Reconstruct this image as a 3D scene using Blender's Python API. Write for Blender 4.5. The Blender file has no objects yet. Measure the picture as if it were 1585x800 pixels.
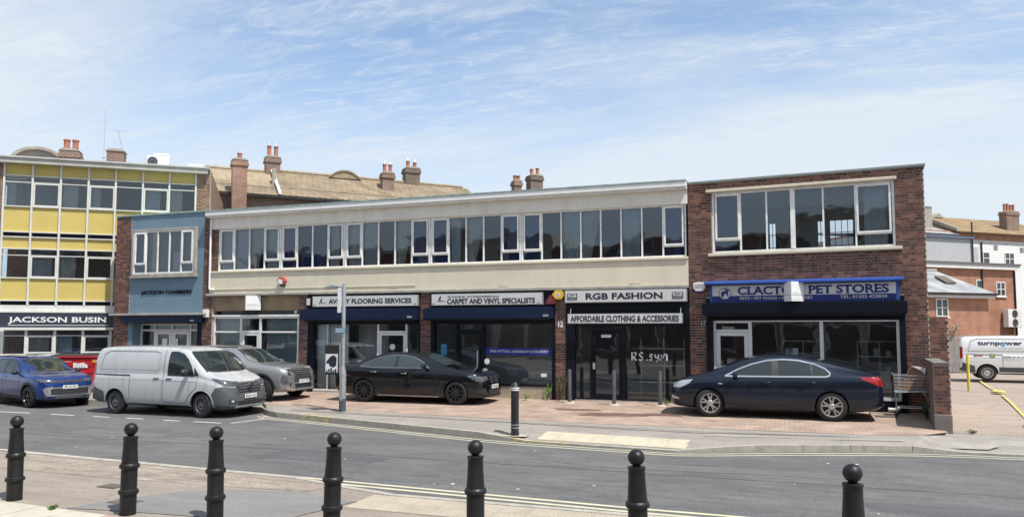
import bpy, bmesh, math, random
from mathutils import Vector, Matrix
from mathutils.bvhtree import BVHTree

R = math.radians
random.seed(7)
scene = bpy.context.scene
col = scene.collection

# ------------------------------------------------------------------ camera
cam_data = bpy.data.cameras.new('camera')
cam = bpy.data.objects.new('camera', cam_data)
col.objects.link(cam)
cam.location = (0.0, 0.0, 2.12)
cam.rotation_euler = (R(94.0), 0.0, R(19.8))
cam_data.sensor_width = 36.0
cam_data.lens = 1175.0 / 1585.0 * 36.0
cam_data.shift_y = 26.0 / 1585.0
cam_data.clip_start = 0.1
cam_data.clip_end = 3000.0
scene.camera = cam

# ------------------------------------------------------------------ sky, sun, exposure
SUN_EL, SUN_AZ = R(61.0), R(-27.0)          # azimuth measured from +X towards +Y
sun_dir = Vector((math.cos(SUN_EL) * math.cos(SUN_AZ), math.cos(SUN_EL) * math.sin(SUN_AZ), math.sin(SUN_EL)))
world = bpy.data.worlds.new('World')
scene.world = world
world.use_nodes = True
wn, wl = world.node_tree.nodes, world.node_tree.links
wn.clear()
w_out = wn.new('ShaderNodeOutputWorld')
w_bg = wn.new('ShaderNodeBackground')
w_bg.inputs['Strength'].default_value = 0.12
w_sky = wn.new('ShaderNodeTexSky')
w_sky.sky_type = 'NISHITA'
w_sky.sun_disc = False
w_sky.sun_elevation = SUN_EL
w_sky.sun_rotation = math.pi / 2 - SUN_AZ
w_sky.air_density = 1.0
w_sky.dust_density = 0.7
w_sky.ozone_density = 1.0
w_tc = wn.new('ShaderNodeTexCoord')
w_sep = wn.new('ShaderNodeSeparateXYZ')
wl.new(w_tc.outputs['Generated'], w_sep.inputs[0])


def wmath(op, a, b=None, clamp=False):
    n = wn.new('ShaderNodeMath')
    n.operation = op
    n.use_clamp = clamp
    for i, s in enumerate((a, b)):
        if s is None:
            continue
        if isinstance(s, (int, float)):
            n.inputs[i].default_value = s
        else:
            wl.new(s, n.inputs[i])
    return n.outputs[0]


# clouds: thin cirrus on a high flat layer, seen in perspective
w_den = wmath('MAXIMUM', wmath('ADD', w_sep.outputs['Z'], 0.10), 0.02)
w_comb = wn.new('ShaderNodeCombineXYZ')
wl.new(wmath('DIVIDE', w_sep.outputs['X'], w_den), w_comb.inputs[0])
wl.new(wmath('DIVIDE', w_sep.outputs['Y'], w_den), w_comb.inputs[1])


def wnoise(scale, detail, rough, rot, stretch, dist=0.0):
    mp = wn.new('ShaderNodeMapping')
    mp.inputs['Rotation'].default_value = (0, 0, rot)
    mp.inputs['Scale'].default_value = stretch
    wl.new(w_comb.outputs[0], mp.inputs[0])
    n = wn.new('ShaderNodeTexNoise')
    n.inputs['Scale'].default_value = scale
    n.inputs['Detail'].default_value = detail
    n.inputs['Roughness'].default_value = rough
    n.inputs['Distortion'].default_value = dist
    wl.new(mp.outputs[0], n.inputs['Vector'])
    return n.outputs[0]


def wramp(x, lo, hi):
    n = wn.new('ShaderNodeMapRange')
    n.interpolation_type = 'SMOOTHSTEP'
    n.inputs['From Min'].default_value = lo
    n.inputs['From Max'].default_value = hi
    wl.new(x, n.inputs['Value'])
    return n.outputs[0]


veil = wramp(wnoise(0.62, 7, 0.54, R(24), (0.6, 1.5, 1), 0.4), 0.34, 0.66)
rip = wramp(wnoise(10, 9, 0.72, R(-30), (0.6, 1.7, 1), 0.9), 0.42, 0.78)
patch_m = wramp(wnoise(1.3, 3, 0.5, R(10), (0.7, 1.4, 1)), 0.30, 0.60)
fine = wmath('MULTIPLY', rip, patch_m)
hor = wramp(w_sep.outputs['Z'], 0.44, 0.02)
c_m = wmath('ADD', wmath('MULTIPLY', veil, 0.72), wmath('MULTIPLY', fine, 0.55))
c_m = wmath('ADD', c_m, wmath('MULTIPLY', hor, 0.56))
c_m = wmath('MINIMUM', c_m, 0.94)
w_mix = wn.new('ShaderNodeMixRGB')
w_mix.inputs[2].default_value = (3.95, 4.3, 4.65, 1)
wl.new(c_m, w_mix.inputs[0])
wl.new(w_sky.outputs[0], w_mix.inputs[1])
wl.new(w_mix.outputs[0], w_bg.inputs['Color'])
wl.new(w_bg.outputs[0], w_out.inputs['Surface'])

sun_data = bpy.data.lights.new('sun', 'SUN')
sun_data.energy = 3.5
sun_data.angle = R(0.53)
sun_data.color = (1.0, 0.955, 0.88)
sun = bpy.data.objects.new('sun', sun_data)
col.objects.link(sun)
sun.rotation_euler = sun_dir.to_track_quat('Z', 'Y').to_euler()
sun.location = sun_dir * 60

scene.view_settings.view_transform = 'Standard'
scene.view_settings.look = 'None'
scene.view_settings.gamma = 1.0
scene.view_settings.exposure = 0.72
scene.view_settings.use_curve_mapping = False
scene.cycles.max_bounces = 7
scene.cycles.transparent_max_bounces = 12

# ------------------------------------------------------------------ materials
MATS = {}


def mat(name, c, rough=0.65, metal=0.0, var=0.12, scale=2.5, bump=0.0, bscale=80.0, coat=0.0, spec=0.5,
        streak=0.0, streak_col=(0.05, 0.045, 0.04), stretch=(1, 1, 1), vcol=False, fine=0.0, fscale=150.0):
    if name in MATS:
        return MATS[name]
    m = bpy.data.materials.new(name)
    m.use_nodes = True
    N, L = m.node_tree.nodes, m.node_tree.links
    b = N['Principled BSDF']
    b.inputs['Roughness'].default_value = rough
    b.inputs['Metallic'].default_value = metal
    b.inputs['Specular IOR Level'].default_value = spec
    if coat:
        b.inputs['Coat Weight'].default_value = coat
        b.inputs['Coat Roughness'].default_value = 0.04
    g = N.new('ShaderNodeNewGeometry')
    mp = N.new('ShaderNodeMapping')
    mp.inputs['Scale'].default_value = stretch
    L.new(g.outputs['Position'], mp.inputs[0])

    def noise(sc, det=5):
        n = N.new('ShaderNodeTexNoise')
        n.inputs['Scale'].default_value = sc
        n.inputs['Detail'].default_value = det
        L.new(mp.outputs[0], n.inputs['Vector'])
        return n.outputs[0]

    def mrange(x, a, bb, lo, hi):
        n = N.new('ShaderNodeMapRange')
        n.inputs['From Min'].default_value = a
        n.inputs['From Max'].default_value = bb
        n.inputs['To Min'].default_value = lo
        n.inputs['To Max'].default_value = hi
        L.new(x, n.inputs['Value'])
        return n.outputs[0]
    if vcol:
        base = N.new('ShaderNodeVertexColor')
        base.layer_name = 'Col'
        base = base.outputs[0]
    else:
        base = N.new('ShaderNodeRGB')
        base.outputs[0].default_value = (*c, 1)
        base = base.outputs[0]
    if var:
        mul = N.new('ShaderNodeVectorMath')
        mul.operation = 'SCALE'
        L.new(base, mul.inputs[0])
        L.new(mrange(noise(scale), 0.25, 0.75, 1 - var, 1 + var), mul.inputs['Scale'])
        base = mul.outputs[0]
        L.new(mrange(noise(scale * 3.1), 0.3, 0.7, max(0.02, rough - 0.1), min(1, rough + 0.1)), b.inputs['Roughness'])
    if fine:
        mul = N.new('ShaderNodeVectorMath')
        mul.operation = 'SCALE'
        L.new(base, mul.inputs[0])
        L.new(mrange(noise(fscale, 2), 0.3, 0.7, 1 - fine, 1 + fine), mul.inputs['Scale'])
        base = mul.outputs[0]
    if streak:
        mp2 = N.new('ShaderNodeMapping')
        mp2.inputs['Scale'].default_value = (3.2, 3.2, 0.35)
        L.new(g.outputs['Position'], mp2.inputs[0])
        n = N.new('ShaderNodeTexNoise')
        n.inputs['Scale'].default_value = 1.3
        n.inputs['Detail'].default_value = 8
        n.inputs['Roughness'].default_value = 0.7
        L.new(mp2.outputs[0], n.inputs['Vector'])
        mx = N.new('ShaderNodeMixRGB')
        mx.inputs[2].default_value = (*streak_col, 1)
        L.new(mrange(n.outputs[0], 0.5, 0.78, 0, streak), mx.inputs[0])
        L.new(base, mx.inputs[1])
        base = mx.outputs[0]
    L.new(base, b.inputs['Base Color'])
    if bump:
        bn = N.new('ShaderNodeBump')
        bn.inputs['Strength'].default_value = bump
        bn.inputs['Distance'].default_value = 0.01
        L.new(noise(bscale, 4), bn.inputs['Height'])
        L.new(bn.outputs[0], b.inputs['Normal'])
    MATS[name] = m
    return m


def glass(name, tint=(0.55, 0.6, 0.62), wave=0.15, blend=0.0, see=1.0):
    """window pane: see-through, with a fresnel reflection and slightly wavy surface"""
    m = bpy.data.materials.new(name)
    m.use_nodes = True
    N, L = m.node_tree.nodes, m.node_tree.links
    N.clear()
    out = N.new('ShaderNodeOutputMaterial')
    tr = N.new('ShaderNodeBsdfTransparent')
    tr.inputs[0].default_value = (*[t * see for t in tint], 1)
    gl = N.new('ShaderNodeBsdfGlossy')
    gl.inputs['Roughness'].default_value = 0.015
    gl.inputs['Color'].default_value = (0.84, 0.92, 1.0, 1)
    lw = N.new('ShaderNodeFresnel')
    lw.inputs['IOR'].default_value = 1.62
    ad = N.new('ShaderNodeMath')
    ad.operation = 'ADD'
    ad.use_clamp = True
    ad.inputs[1].default_value = blend
    L.new(lw.outputs[0], ad.inputs[0])
    g = N.new('ShaderNodeNewGeometry')
    n = N.new('ShaderNodeTexNoise')
    n.inputs['Scale'].default_value = 1.7
    n.inputs['Detail'].default_value = 1
    L.new(g.outputs['Position'], n.inputs['Vector'])
    bp = N.new('ShaderNodeBump')
    bp.inputs['Strength'].default_value = wave
    bp.inputs['Distance'].default_value = 0.02
    L.new(n.outputs[0], bp.inputs['Height'])
    L.new(bp.outputs[0], gl.inputs['Normal'])
    mx = N.new('ShaderNodeMixShader')
    L.new(ad.outputs[0], mx.inputs[0])
    L.new(tr.outputs[0], mx.inputs[1])
    L.new(gl.outputs[0], mx.inputs[2])
    L.new(mx.outputs[0], out.inputs[0])
    MATS[name] = m
    return m


def tile_mat(name, c1, c2, mortar, sx, sz, size=0.02, bumpy=0.5, offset=0.5, flat=False):
    """small masonry or tiles too far away to build piece by piece (object space)"""
    m = bpy.data.materials.new(name)
    m.use_nodes = True
    N, L = m.node_tree.nodes, m.node_tree.links
    b = N['Principled BSDF']
    b.inputs['Roughness'].default_value = 0.85
    tc = N.new('ShaderNodeTexCoord')
    sp = N.new('ShaderNodeSeparateXYZ')
    L.new(tc.outputs['Object'], sp.inputs[0])
    ad = N.new('ShaderNodeMath')
    ad.operation = 'ADD'
    L.new(sp.outputs[0], ad.inputs[0])
    if not flat:
        L.new(sp.outputs[1], ad.inputs[1])
    cb = N.new('ShaderNodeCombineXYZ')
    L.new(ad.outputs[0], cb.inputs[0])
    L.new(sp.outputs[1 if flat else 2], cb.inputs[1])
    br = N.new('ShaderNodeTexBrick')
    br.offset = offset
    br.inputs['Color1'].default_value = (*c1, 1)
    br.inputs['Color2'].default_value = (*c2, 1)
    br.inputs['Mortar'].default_value = (*mortar, 1)
    br.inputs['Scale'].default_value = 1
    br.inputs['Brick Width'].default_value = sx
    br.inputs['Row Height'].default_value = sz
    br.inputs['Mortar Size'].default_value = size
    L.new(cb.outputs[0], br.inputs['Vector'])
    n = N.new('ShaderNodeTexNoise')
    n.inputs['Scale'].default_value = 1.5
    n.inputs['Detail'].default_value = 6
    L.new(tc.outputs['Object'], n.inputs['Vector'])
    mr = N.new('ShaderNodeMapRange')
    mr.inputs['From Min'].default_value = 0.3
    mr.inputs['From Max'].default_value = 0.7
    mr.inputs['To Min'].default_value = 0.75
    mr.inputs['To Max'].default_value = 1.2
    L.new(n.outputs[0], mr.inputs['Value'])
    sc = N.new('ShaderNodeVectorMath')
    sc.operation = 'SCALE'
    L.new(br.outputs['Color'], sc.inputs[0])
    L.new(mr.outputs[0], sc.inputs['Scale'])
    L.new(sc.outputs[0], b.inputs['Base Color'])
    bp = N.new('ShaderNodeBump')
    bp.invert = True
    bp.inputs['Strength'].default_value = bumpy
    bp.inputs['Distance'].default_value = 0.02
    L.new(br.outputs['Fac'], bp.inputs['Height'])
    L.new(bp.outputs[0], b.inputs['Normal'])
    MATS[name] = m
    return m


# ------------------------------------------------------------------ mesh helpers
class MB:
    """collects shapes, then links them as ONE mesh object"""

    def __init__(self):
        self.v, self.f, self.m = [], [], []

    def add(self, vs, fs, m=0):
        o = len(self.v)
        self.v += [tuple(p) for p in vs]
        self.f += [tuple(i + o for i in f) for f in fs]
        self.m += [m] * len(fs)
        return self

    def box(self, x0, x1, y0, y1, z0, z1, m=0):
        vs = [(x, y, z) for z in (z0, z1) for y in (y0, y1) for x in (x0, x1)]
        return self.add(vs, [(0, 2, 3, 1), (4, 5, 7, 6), (0, 1, 5, 4), (2, 6, 7, 3), (0, 4, 6, 2), (1, 3, 7, 5)], m)

    def quad(self, a, b, c, d, m=0):
        return self.add([a, b, c, d], [(0, 1, 2, 3)], m)

    def prism(self, poly, ax, a0, a1, m=0):
        """polygon extruded along an axis; poly in the two other axes, in x<y<z order"""
        def p3(p, a):
            return {'x': (a, p[0], p[1]), 'y': (p[0], a, p[1]), 'z': (p[0], p[1], a)}[ax]
        n = len(poly)
        vs = [p3(p, a0) for p in poly] + [p3(p, a1) for p in poly]
        fs = [tuple(range(n)), tuple(range(2 * n - 1, n - 1, -1))]
        fs += [(i, i + n, (i + 1) % n + n, (i + 1) % n) for i in range(n)]
        return self.add(vs, fs, m)

    def ring(self, x0, x1, z0, z1, y0, y1, w, m=0):
        self.box(x0, x1, y0, y1, z0, z0 + w, m)
        self.box(x0, x1, y0, y1, z1 - w, z1, m)
        self.box(x0, x0 + w, y0, y1, z0 + w, z1 - w, m)
        return self.box(x1 - w, x1, y0, y1, z0 + w, z1 - w, m)

    def lathe(self, prof, n=20, c=(0, 0, 0), ax='z', m=0):
        """profile of (radius, height); r = 0 closes an end"""
        vs, fs, rows = [], [], []
        for r, h in prof:
            row = []
            k = 1 if r < 1e-6 else n
            for i in range(k):
                a = 2 * math.pi * i / n
                p = (r * math.cos(a), r * math.sin(a), h)
                if ax == 'y':
                    p = (p[0], p[2], p[1])
                elif ax == 'x':
                    p = (p[2], p[0], p[1])
                row.append(len(vs))
                vs.append((p[0] + c[0], p[1] + c[1], p[2] + c[2]))
            rows.append(row)
        for a, b in zip(rows, rows[1:]):
            if len(a) == 1 and len(b) == 1:
                continue
            for i in range(n):
                j = (i + 1) % n
                if len(a) == 1:
                    fs.append((a[0], b[i], b[j]))
                elif len(b) == 1:
                    fs.append((a[i], a[j], b[0]))
                else:
                    fs.append((a[i], a[j], b[j], b[i]))
        return self.add(vs, fs, m)

    def cyl(self, c, r, z0, z1, n=16, r2=None, m=0):
        return self.lathe([(0, z0), (r, z0), (r if r2 is None else r2, z1), (0, z1)], n, c, 'z', m)

    def tube(self, path, r, n=6, m=0):
        P = [Vector(p) for p in path]
        vs, fs = [], []
        for i, p in enumerate(P):
            d = (P[min(i + 1, len(P) - 1)] - P[max(i - 1, 0)]).normalized()
            u = d.cross(Vector((0, 0, 1)) if abs(d.z) < 0.9 else Vector((1, 0, 0))).normalized()
            w = d.cross(u)
            for k in range(n):
                a = 2 * math.pi * k / n
                vs.append(p + (u * math.cos(a) + w * math.sin(a)) * r)
        for i in range(len(P) - 1):
            for k in range(n):
                j = (k + 1) % n
                fs.append((i * n + k, i * n + j, i * n + n + j, i * n + n + k))
        fs.append(tuple(range(n)))
        fs.append(tuple((len(P) - 1) * n + k for k in range(n)))
        return self.add(vs, fs, m)

    def mesh(self, name, mats, smooth=False, recalc=True):
        me = bpy.data.meshes.new(name)
        me.from_pydata(self.v, [], self.f)
        if not isinstance(mats, (list, tuple)):
            mats = [mats]
        for x in mats:
            me.materials.append(x)
        me.polygons.foreach_set('material_index', self.m)
        if recalc:
            bm = bmesh.new()
            bm.from_mesh(me)
            bmesh.ops.recalc_face_normals(bm, faces=bm.faces)
            bm.to_mesh(me)
            bm.free()
        if smooth:
            me.polygons.foreach_set('use_smooth', [True] * len(me.polygons))
            me.set_sharp_from_angle(angle=R(38))
        me.update()
        return me

    def build(self, name, mats, parent=None, loc=None, rz=0.0, smooth=False, bevel=0.0, recalc=True):
        o = obj(name, self.mesh(name, mats, smooth, recalc), parent, loc, rz)
        if bevel:
            b = o.modifiers.new('bevel', 'BEVEL')
            b.width = bevel
            b.segments = 2
            b.limit_method = 'ANGLE'
            b.angle_limit = R(40)
        return o


def obj(name, me, parent=None, loc=None, rz=0.0):
    o = bpy.data.objects.new(name, me)
    col.objects.link(o)
    if parent is not None:
        o.parent = parent
    if loc is not None:
        o.location = loc
    o.rotation_euler = (0, 0, rz)
    return o


def tag(o, label=None, cat=None, group=None, kind=None):
    for k, v in (('label', label), ('category', cat), ('group', group), ('kind', kind)):
        if v:
            o[k] = v
    return o


def thing(name, label, cat, loc=(0, 0, 0), rz=0.0, group=None):
    return tag(obj(name, None, None, loc, rz), label, cat, group)


def copy_tree(o, parent=None):
    c = o.copy()
    col.objects.link(c)
    c.parent = parent
    for ch in list(o.children):
        copy_tree(ch, c)
    return c


# lettering: built-in font turned into thin mesh letters, fitted to a box on a vertical face
SERIF = {'L': [(0.18, 0), (0.18, 1)], 'A': [(0.1, 0), (0.9, 0)], 'T': [(0.5, 0)], 'N': [(0.12, 0), (0.12, 1), (0.88, 1)],
         'P': [(0.16, 0), (0.16, 1)], 'E': [(0.16, 0), (0.16, 1)], 'R': [(0.16, 0), (0.16, 1), (0.9, 0)]}


def text(s, x0, x1, z0, z1, y, m, parent, name='lettering', bold=0.0, depth=0.006, serif=False, split=False):
    cu = bpy.data.curves.new('t', 'FONT')
    cu.body = s
    cu.size = 1
    cu.offset = bold
    cu.resolution_u = 3
    cu.extrude = 0.01
    t = bpy.data.objects.new('t', cu)
    col.objects.link(t)
    dg = bpy.context.evaluated_depsgraph_get()
    me = bpy.data.meshes.new_from_object(t.evaluated_get(dg))
    bpy.data.objects.remove(t)
    bpy.data.curves.remove(cu)
    vs = [v.co.copy() for v in me.vertices]
    a0, a1 = min(v.x for v in vs), max(v.x for v in vs)
    b0, b1 = min(v.y for v in vs), max(v.y for v in vs)
    for v in me.vertices:
        c = v.co
        v.co = (x0 + (c.x - a0) / (a1 - a0) * (x1 - x0), y - depth * (c.z + 0.01) / 0.02, z0 + (c.y - b0) / (b1 - b0) * (z1 - z0))
    me.name = name
    me.materials.clear()
    me.materials.append(m)
    if serif:
        bm = bmesh.new()
        bm.from_mesh(me)
        h = z1 - z0
        # letters left to right: islands whose x ranges overlap belong to one letter
        seen, raw = set(), []
        for v in bm.verts:
            if v in seen:
                continue
            st, cur = [v], []
            seen.add(v)
            while st:
                q = st.pop()
                cur.append(q)
                for e in q.link_edges:
                    w = e.other_vert(q)
                    if w not in seen:
                        seen.add(w)
                        st.append(w)
            raw.append((min(q.co.x for q in cur), max(q.co.x for q in cur)))
        isl = []
        for lo, hi in sorted(raw):
            if isl and min(hi, isl[-1][1]) - max(lo, isl[-1][0]) > .5 * min(hi - lo, isl[-1][1] - isl[-1][0]):
                isl[-1] = (min(lo, isl[-1][0]), max(hi, isl[-1][1]))
            else:
                isl.append((lo, hi))
        letters = [c for c in s if c != ' ']
        if len(isl) == len(letters):
            for ch, (l0, l1) in zip(letters, isl):
                for fx, top in SERIF.get(ch, []):
                    cx = l0 + fx * (l1 - l0)
                    zz = z1 - 0.10 * h if top else z0
                    bw = 0.17 * h
                    r = bmesh.ops.create_cube(bm, size=1)
                    for v in r['verts']:
                        v.co = (cx + v.co.x * bw * 2, y - depth / 2 + v.co.y * depth, zz + 0.05 * h + v.co.z * 0.10 * h)
        bm.to_mesh(me)
        bm.free()
    if split:
        return split_letters(me, parent)
    o = obj(name, me, parent)
    if name != 'characters':
        o['kind'] = 'stuff'
    return o


def split_letters(me, parent):
    """one object per letter"""
    n = len(me.vertices)
    lab = list(range(n))

    def find(i):
        while lab[i] != i:
            lab[i] = lab[lab[i]]
            i = lab[i]
        return i
    for e in me.edges:
        a, b = find(e.vertices[0]), find(e.vertices[1])
        lab[a] = b
    box = {}
    for v in me.vertices:
        k = find(v.index)
        lo, hi = box.get(k, (1e9, -1e9))
        box[k] = (min(lo, v.co.x), max(hi, v.co.x))
    keys = sorted(box, key=lambda k: box[k])
    groups = []
    for k in keys:
        lo, hi = box[k]
        if groups and min(hi, groups[-1][1]) - max(lo, groups[-1][0]) > .5 * min(hi - lo, groups[-1][1] - groups[-1][0]):
            g = groups[-1]
            groups[-1] = (min(lo, g[0]), max(hi, g[1]), g[2] | {k})
        else:
            groups.append((lo, hi, {k}))
    root = obj('lettering', None, parent)
    for lo, hi, ks in groups:
        idx = [v.index for v in me.vertices if find(v.index) in ks]
        mp = {i: j for j, i in enumerate(idx)}
        nm = bpy.data.meshes.new('letter')
        nm.from_pydata([me.vertices[i].co for i in idx], [], [[mp[i] for i in p.vertices] for p in me.polygons if p.vertices[0] in mp])
        nm.materials.append(me.materials[0])
        obj('letter', nm, root)
    return root


# common materials
m_frame = mat('aged_white_frame', (0.80, 0.785, 0.75), 0.5, var=0.14, scale=6, streak=0.35, streak_col=(0.25, 0.23, 0.2))
m_frame2 = mat('white_upvc', (0.72, 0.71, 0.68), 0.4, var=0.06, scale=4)
m_glass = glass('window_glass', (0.72, 0.80, 0.86), 0.25, 0.05)
m_shopglass = glass('shop_glass', (0.93, 0.95, 0.95), 0.12, 0.045)
m_mortar = mat('mortar', (0.46, 0.41, 0.36), 0.95, var=0.15, bump=0.4)
m_brick = mat('brick', (0.2, 0.1, 0.07), 0.9, vcol=True, var=0.22, scale=14, bump=0.5, bscale=120)
m_concrete = mat('concrete', (0.34, 0.325, 0.29), 0.9, var=0.2, scale=4, bump=0.3, streak=0.55, streak_col=(0.09, 0.085, 0.075))
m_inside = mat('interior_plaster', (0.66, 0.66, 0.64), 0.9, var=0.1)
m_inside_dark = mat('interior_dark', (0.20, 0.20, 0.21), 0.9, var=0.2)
m_black = mat('black_plastic', (0.012, 0.012, 0.013), 0.55, var=0.2)
m_navy = mat('navy_paint', (0.006, 0.013, 0.040), 0.45, spec=.25, var=0.2, scale=5)
m_navy_dark = mat('near_black_navy', (0.004, 0.005, 0.012), 0.5, spec=.2, var=0.2, scale=5)
m_sign = mat('sign_white', (0.56, 0.56, 0.55), 0.45, var=0.05, streak=0.12, streak_col=(0.3, 0.28, 0.25))
m_ink = mat('sign_ink', (0.012, 0.014, 0.03), 0.5, var=0.0)
m_steel = mat('galvanised_steel', (0.40, 0.42, 0.42), 0.45, metal=0.6, var=0.15, scale=9)
m_white = mat('white_paint', (0.74, 0.74, 0.73), 0.5, var=0.06)

BRICK_COLS = [(0.072, 0.033, 0.028), (0.098, 0.043, 0.034), (0.128, 0.054, 0.040), (0.155, 0.066, 0.047),
              (0.185, 0.084, 0.058), (0.085, 0.044, 0.038), (0.140, 0.066, 0.049), (0.215, 0.104, 0.070)]
_brick_cache = {}


def colour_mesh(me, colours):
    """colours: one per polygon"""
    at = me.color_attributes.new('Col', 'FLOAT_COLOR', 'CORNER')
    for p, c in zip(me.polygons, colours):
        for li in p.loop_indices:
            at.data[li].color = (*c, 1)


def brick_faces(mb, x0, x1, z0, z1, y, d, j=0.0):
    yy = y - j
    vs = [(x0, yy, z0), (x1, yy, z0), (x1, yy, z1), (x0, yy, z1), (x0, y + d, z0), (x1, y + d, z0), (x1, y + d, z1), (x0, y + d, z1)]
    mb.add(vs, [(0, 1, 2, 3), (0, 4, 5, 1), (1, 5, 6, 2), (2, 6, 7, 3), (3, 7, 4, 0)])


def brick_wall(parent, areas, holes=(), y=0.0, thick=0.2, singles=0, cols=BRICK_COLS, name='wall', seed=1, sort=None, back=True):
    """areas / holes: (x0, x1, z0, z1) in the parent's facade plane. Mortar backing recessed 7 mm behind the bricks."""
    rnd = random.Random(seed)
    mb = MB()
    for (x0, x1, z0, z1) in areas:                       # mortar backing, cut round the holes
        hs = [h for h in holes if h[0] < x1 and h[1] > x0 and h[2] < z1 and h[3] > z0]
        xs = sorted({x0, x1, *[min(max(v, x0), x1) for h in hs for v in h[:2]]})
        zs = sorted({z0, z1, *[min(max(v, z0), z1) for h in hs for v in h[2:]]})
        for a, b in zip(xs, xs[1:]):
            for c, d in zip(zs, zs[1:]):
                mx, mz = (a + b) / 2, (c + d) / 2
                if not any(h[0] < mx < h[1] and h[2] < mz < h[3] for h in hs):
                    mb.box(a, b, y + 0.007, y + thick, c, d)
    wall = mb.build(name, m_mortar, parent, recalc=False)
    bricks = []
    for (x0, x1, z0, z1) in areas:
        n = int(math.ceil((z1 - z0) / 0.075))
        for r in range(n):
            a, b = z0 + r * 0.075 + 0.007, min(z0 + r * 0.075 + 0.069, z1)
            if b - a < 0.02:
                continue
            spans = [(x0, x1)]
            for h in holes:
                if h[2] < b - 0.01 and h[3] > a + 0.01:
                    ns = []
                    for s0, s1 in spans:
                        if h[1] <= s0 or h[0] >= s1:
                            ns.append((s0, s1))
                        else:
                            if h[0] > s0:
                                ns.append((s0, h[0]))
                            if h[1] < s1:
                                ns.append((h[1], s1))
                    spans = ns
            x = x0 - (0.0 if r % 2 else 0.169) - 0.3375 * 2
            k = 0
            while x < x1:
                ln = 0.215 if k % 2 == 0 else 0.1025
                for s0, s1 in spans:
                    p, q = max(x, s0 + 0.003), min(x + ln, s1 - 0.003)
                    if q - p > 0.03:
                        bricks.append((p, q, a, b))
                x += ln + 0.01
                k += 1
    order = sorted(range(len(bricks)), key=sort(bricks) if sort else (lambda i: -round(bricks[i][1] - bricks[i][0], 3)))
    one = set(order[:singles])
    rest, rc = MB(), []
    for i, (p, q, a, b) in enumerate(bricks):
        c = cols[min(int(rnd.random() * len(cols)), len(cols) - 1)]
        if i in one:
            key = (round(q - p, 3), round(b - a, 3), c)
            if key not in _brick_cache:
                sm = MB()
                brick_faces(sm, 0, q - p, 0, b - a, 0, 0.02)
                me = sm.mesh('brick', m_brick, recalc=False)
                colour_mesh(me, [c] * 5)
                _brick_cache[key] = me
            obj('brick', _brick_cache[key], wall, (p, y - rnd.random() * 0.003, a))
        else:
            brick_faces(rest, p, q, a, b, y, 0.02, rnd.random() * 0.003)
            f = rnd.uniform(0.85, 1.15)
            rc += [tuple(v * f for v in c)] * 5
    if rest.f:
        o = rest.build('brickwork', m_brick, wall, recalc=False)
        colour_mesh(o.data, rc)
        o['kind'] = 'stuff'
    return wall


def pane(parent, x0, x1, z0, z1, y, m=None, name='pane'):
    mb = MB()
    t0, t1 = random.uniform(-.0045, .0045) * (x1 - x0), random.uniform(-.003, .003) * (z1 - z0)      # each pane sits at a slightly different tilt
    mb.quad((x0, y - t0 - t1, z0), (x1, y + t0 - t1, z0), (x1, y + t0 + t1, z1), (x0, y - t0 + t1, z1))
    return mb.build(name, m or m_glass, parent, recalc=False)


def ribbon(parent, x0, x1, z0, z1, y, kinds, m=None, fw=0.045, split=0.19, name='window', gm=None, weights=None):
    """a run of lights: 'c' = opening casement above a small fixed light, 'f' = fixed pane"""
    m = m or m_frame
    mb = MB()
    mb.ring(x0, x1, z0, z1, y - 0.03, y + 0.06, fw)
    n = len(kinds)
    w = weights or [1.0] * n
    tot = sum(w)
    W = (x1 - x0 - 2 * fw)
    xs = [x0 + fw + W * sum(w[:i]) / tot for i in range(n + 1)]
    for i in range(1, n):
        mb.box(xs[i] - 0.022, xs[i] + 0.022, y - 0.025, y + 0.055, z0 + fw, z1 - fw)
    zt = z0 + fw + (z1 - z0 - 2 * fw) * split
    for i, k in enumerate(kinds):
        if k == 'c':
            mb.box(xs[i] + 0.0221, xs[i + 1] - 0.0221, y - 0.022, y + 0.05, zt - 0.02, zt + 0.02)
    win = mb.build(name, m, parent, recalc=False)
    for i, k in enumerate(kinds):
        a, b = xs[i] + 0.022, xs[i + 1] - 0.022
        if k == 'c':
            s = MB()
            s.ring(a, b, zt + 0.021, z1 - fw - 0.001, y - 0.045, y + 0.03, 0.05)
            s.build('sash', m, win, recalc=False)
            pane(win, a + 0.05, b - 0.05, zt + 0.071, z1 - fw - 0.051, y - 0.01, gm)
            pane(win, a, b, z0 + fw, zt - 0.02, y + 0.01, gm)
        else:
            pane(win, a, b, z0 + fw, z1 - fw, y + 0.01, gm)
    return win, xs


def curtain(parent, x0, x1, z0, z1, y, m, name='curtain', fold=0.05, sweep=0.0):
    """folded cloth hanging behind a pane"""
    n = max(8, int((x1 - x0) / 0.025))
    mb = MB()
    vs, fs = [], []
    for i in range(n + 1):
        t = i / n
        yy = y + fold * 0.5 * math.sin(t * (x1 - x0) / 0.09 * 6.28)
        vs.append((x0 + (x1 - x0) * t, yy, z1))
        vs.append((x0 + (x1 - x0) * (t * (1 - sweep)), yy, z0))
    for i in range(n):
        fs.append((2 * i, 2 * i + 1, 2 * i + 3, 2 * i + 2))
    mb.add(vs, fs)
    return mb.build(name, m, parent, smooth=True, recalc=False)

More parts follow.
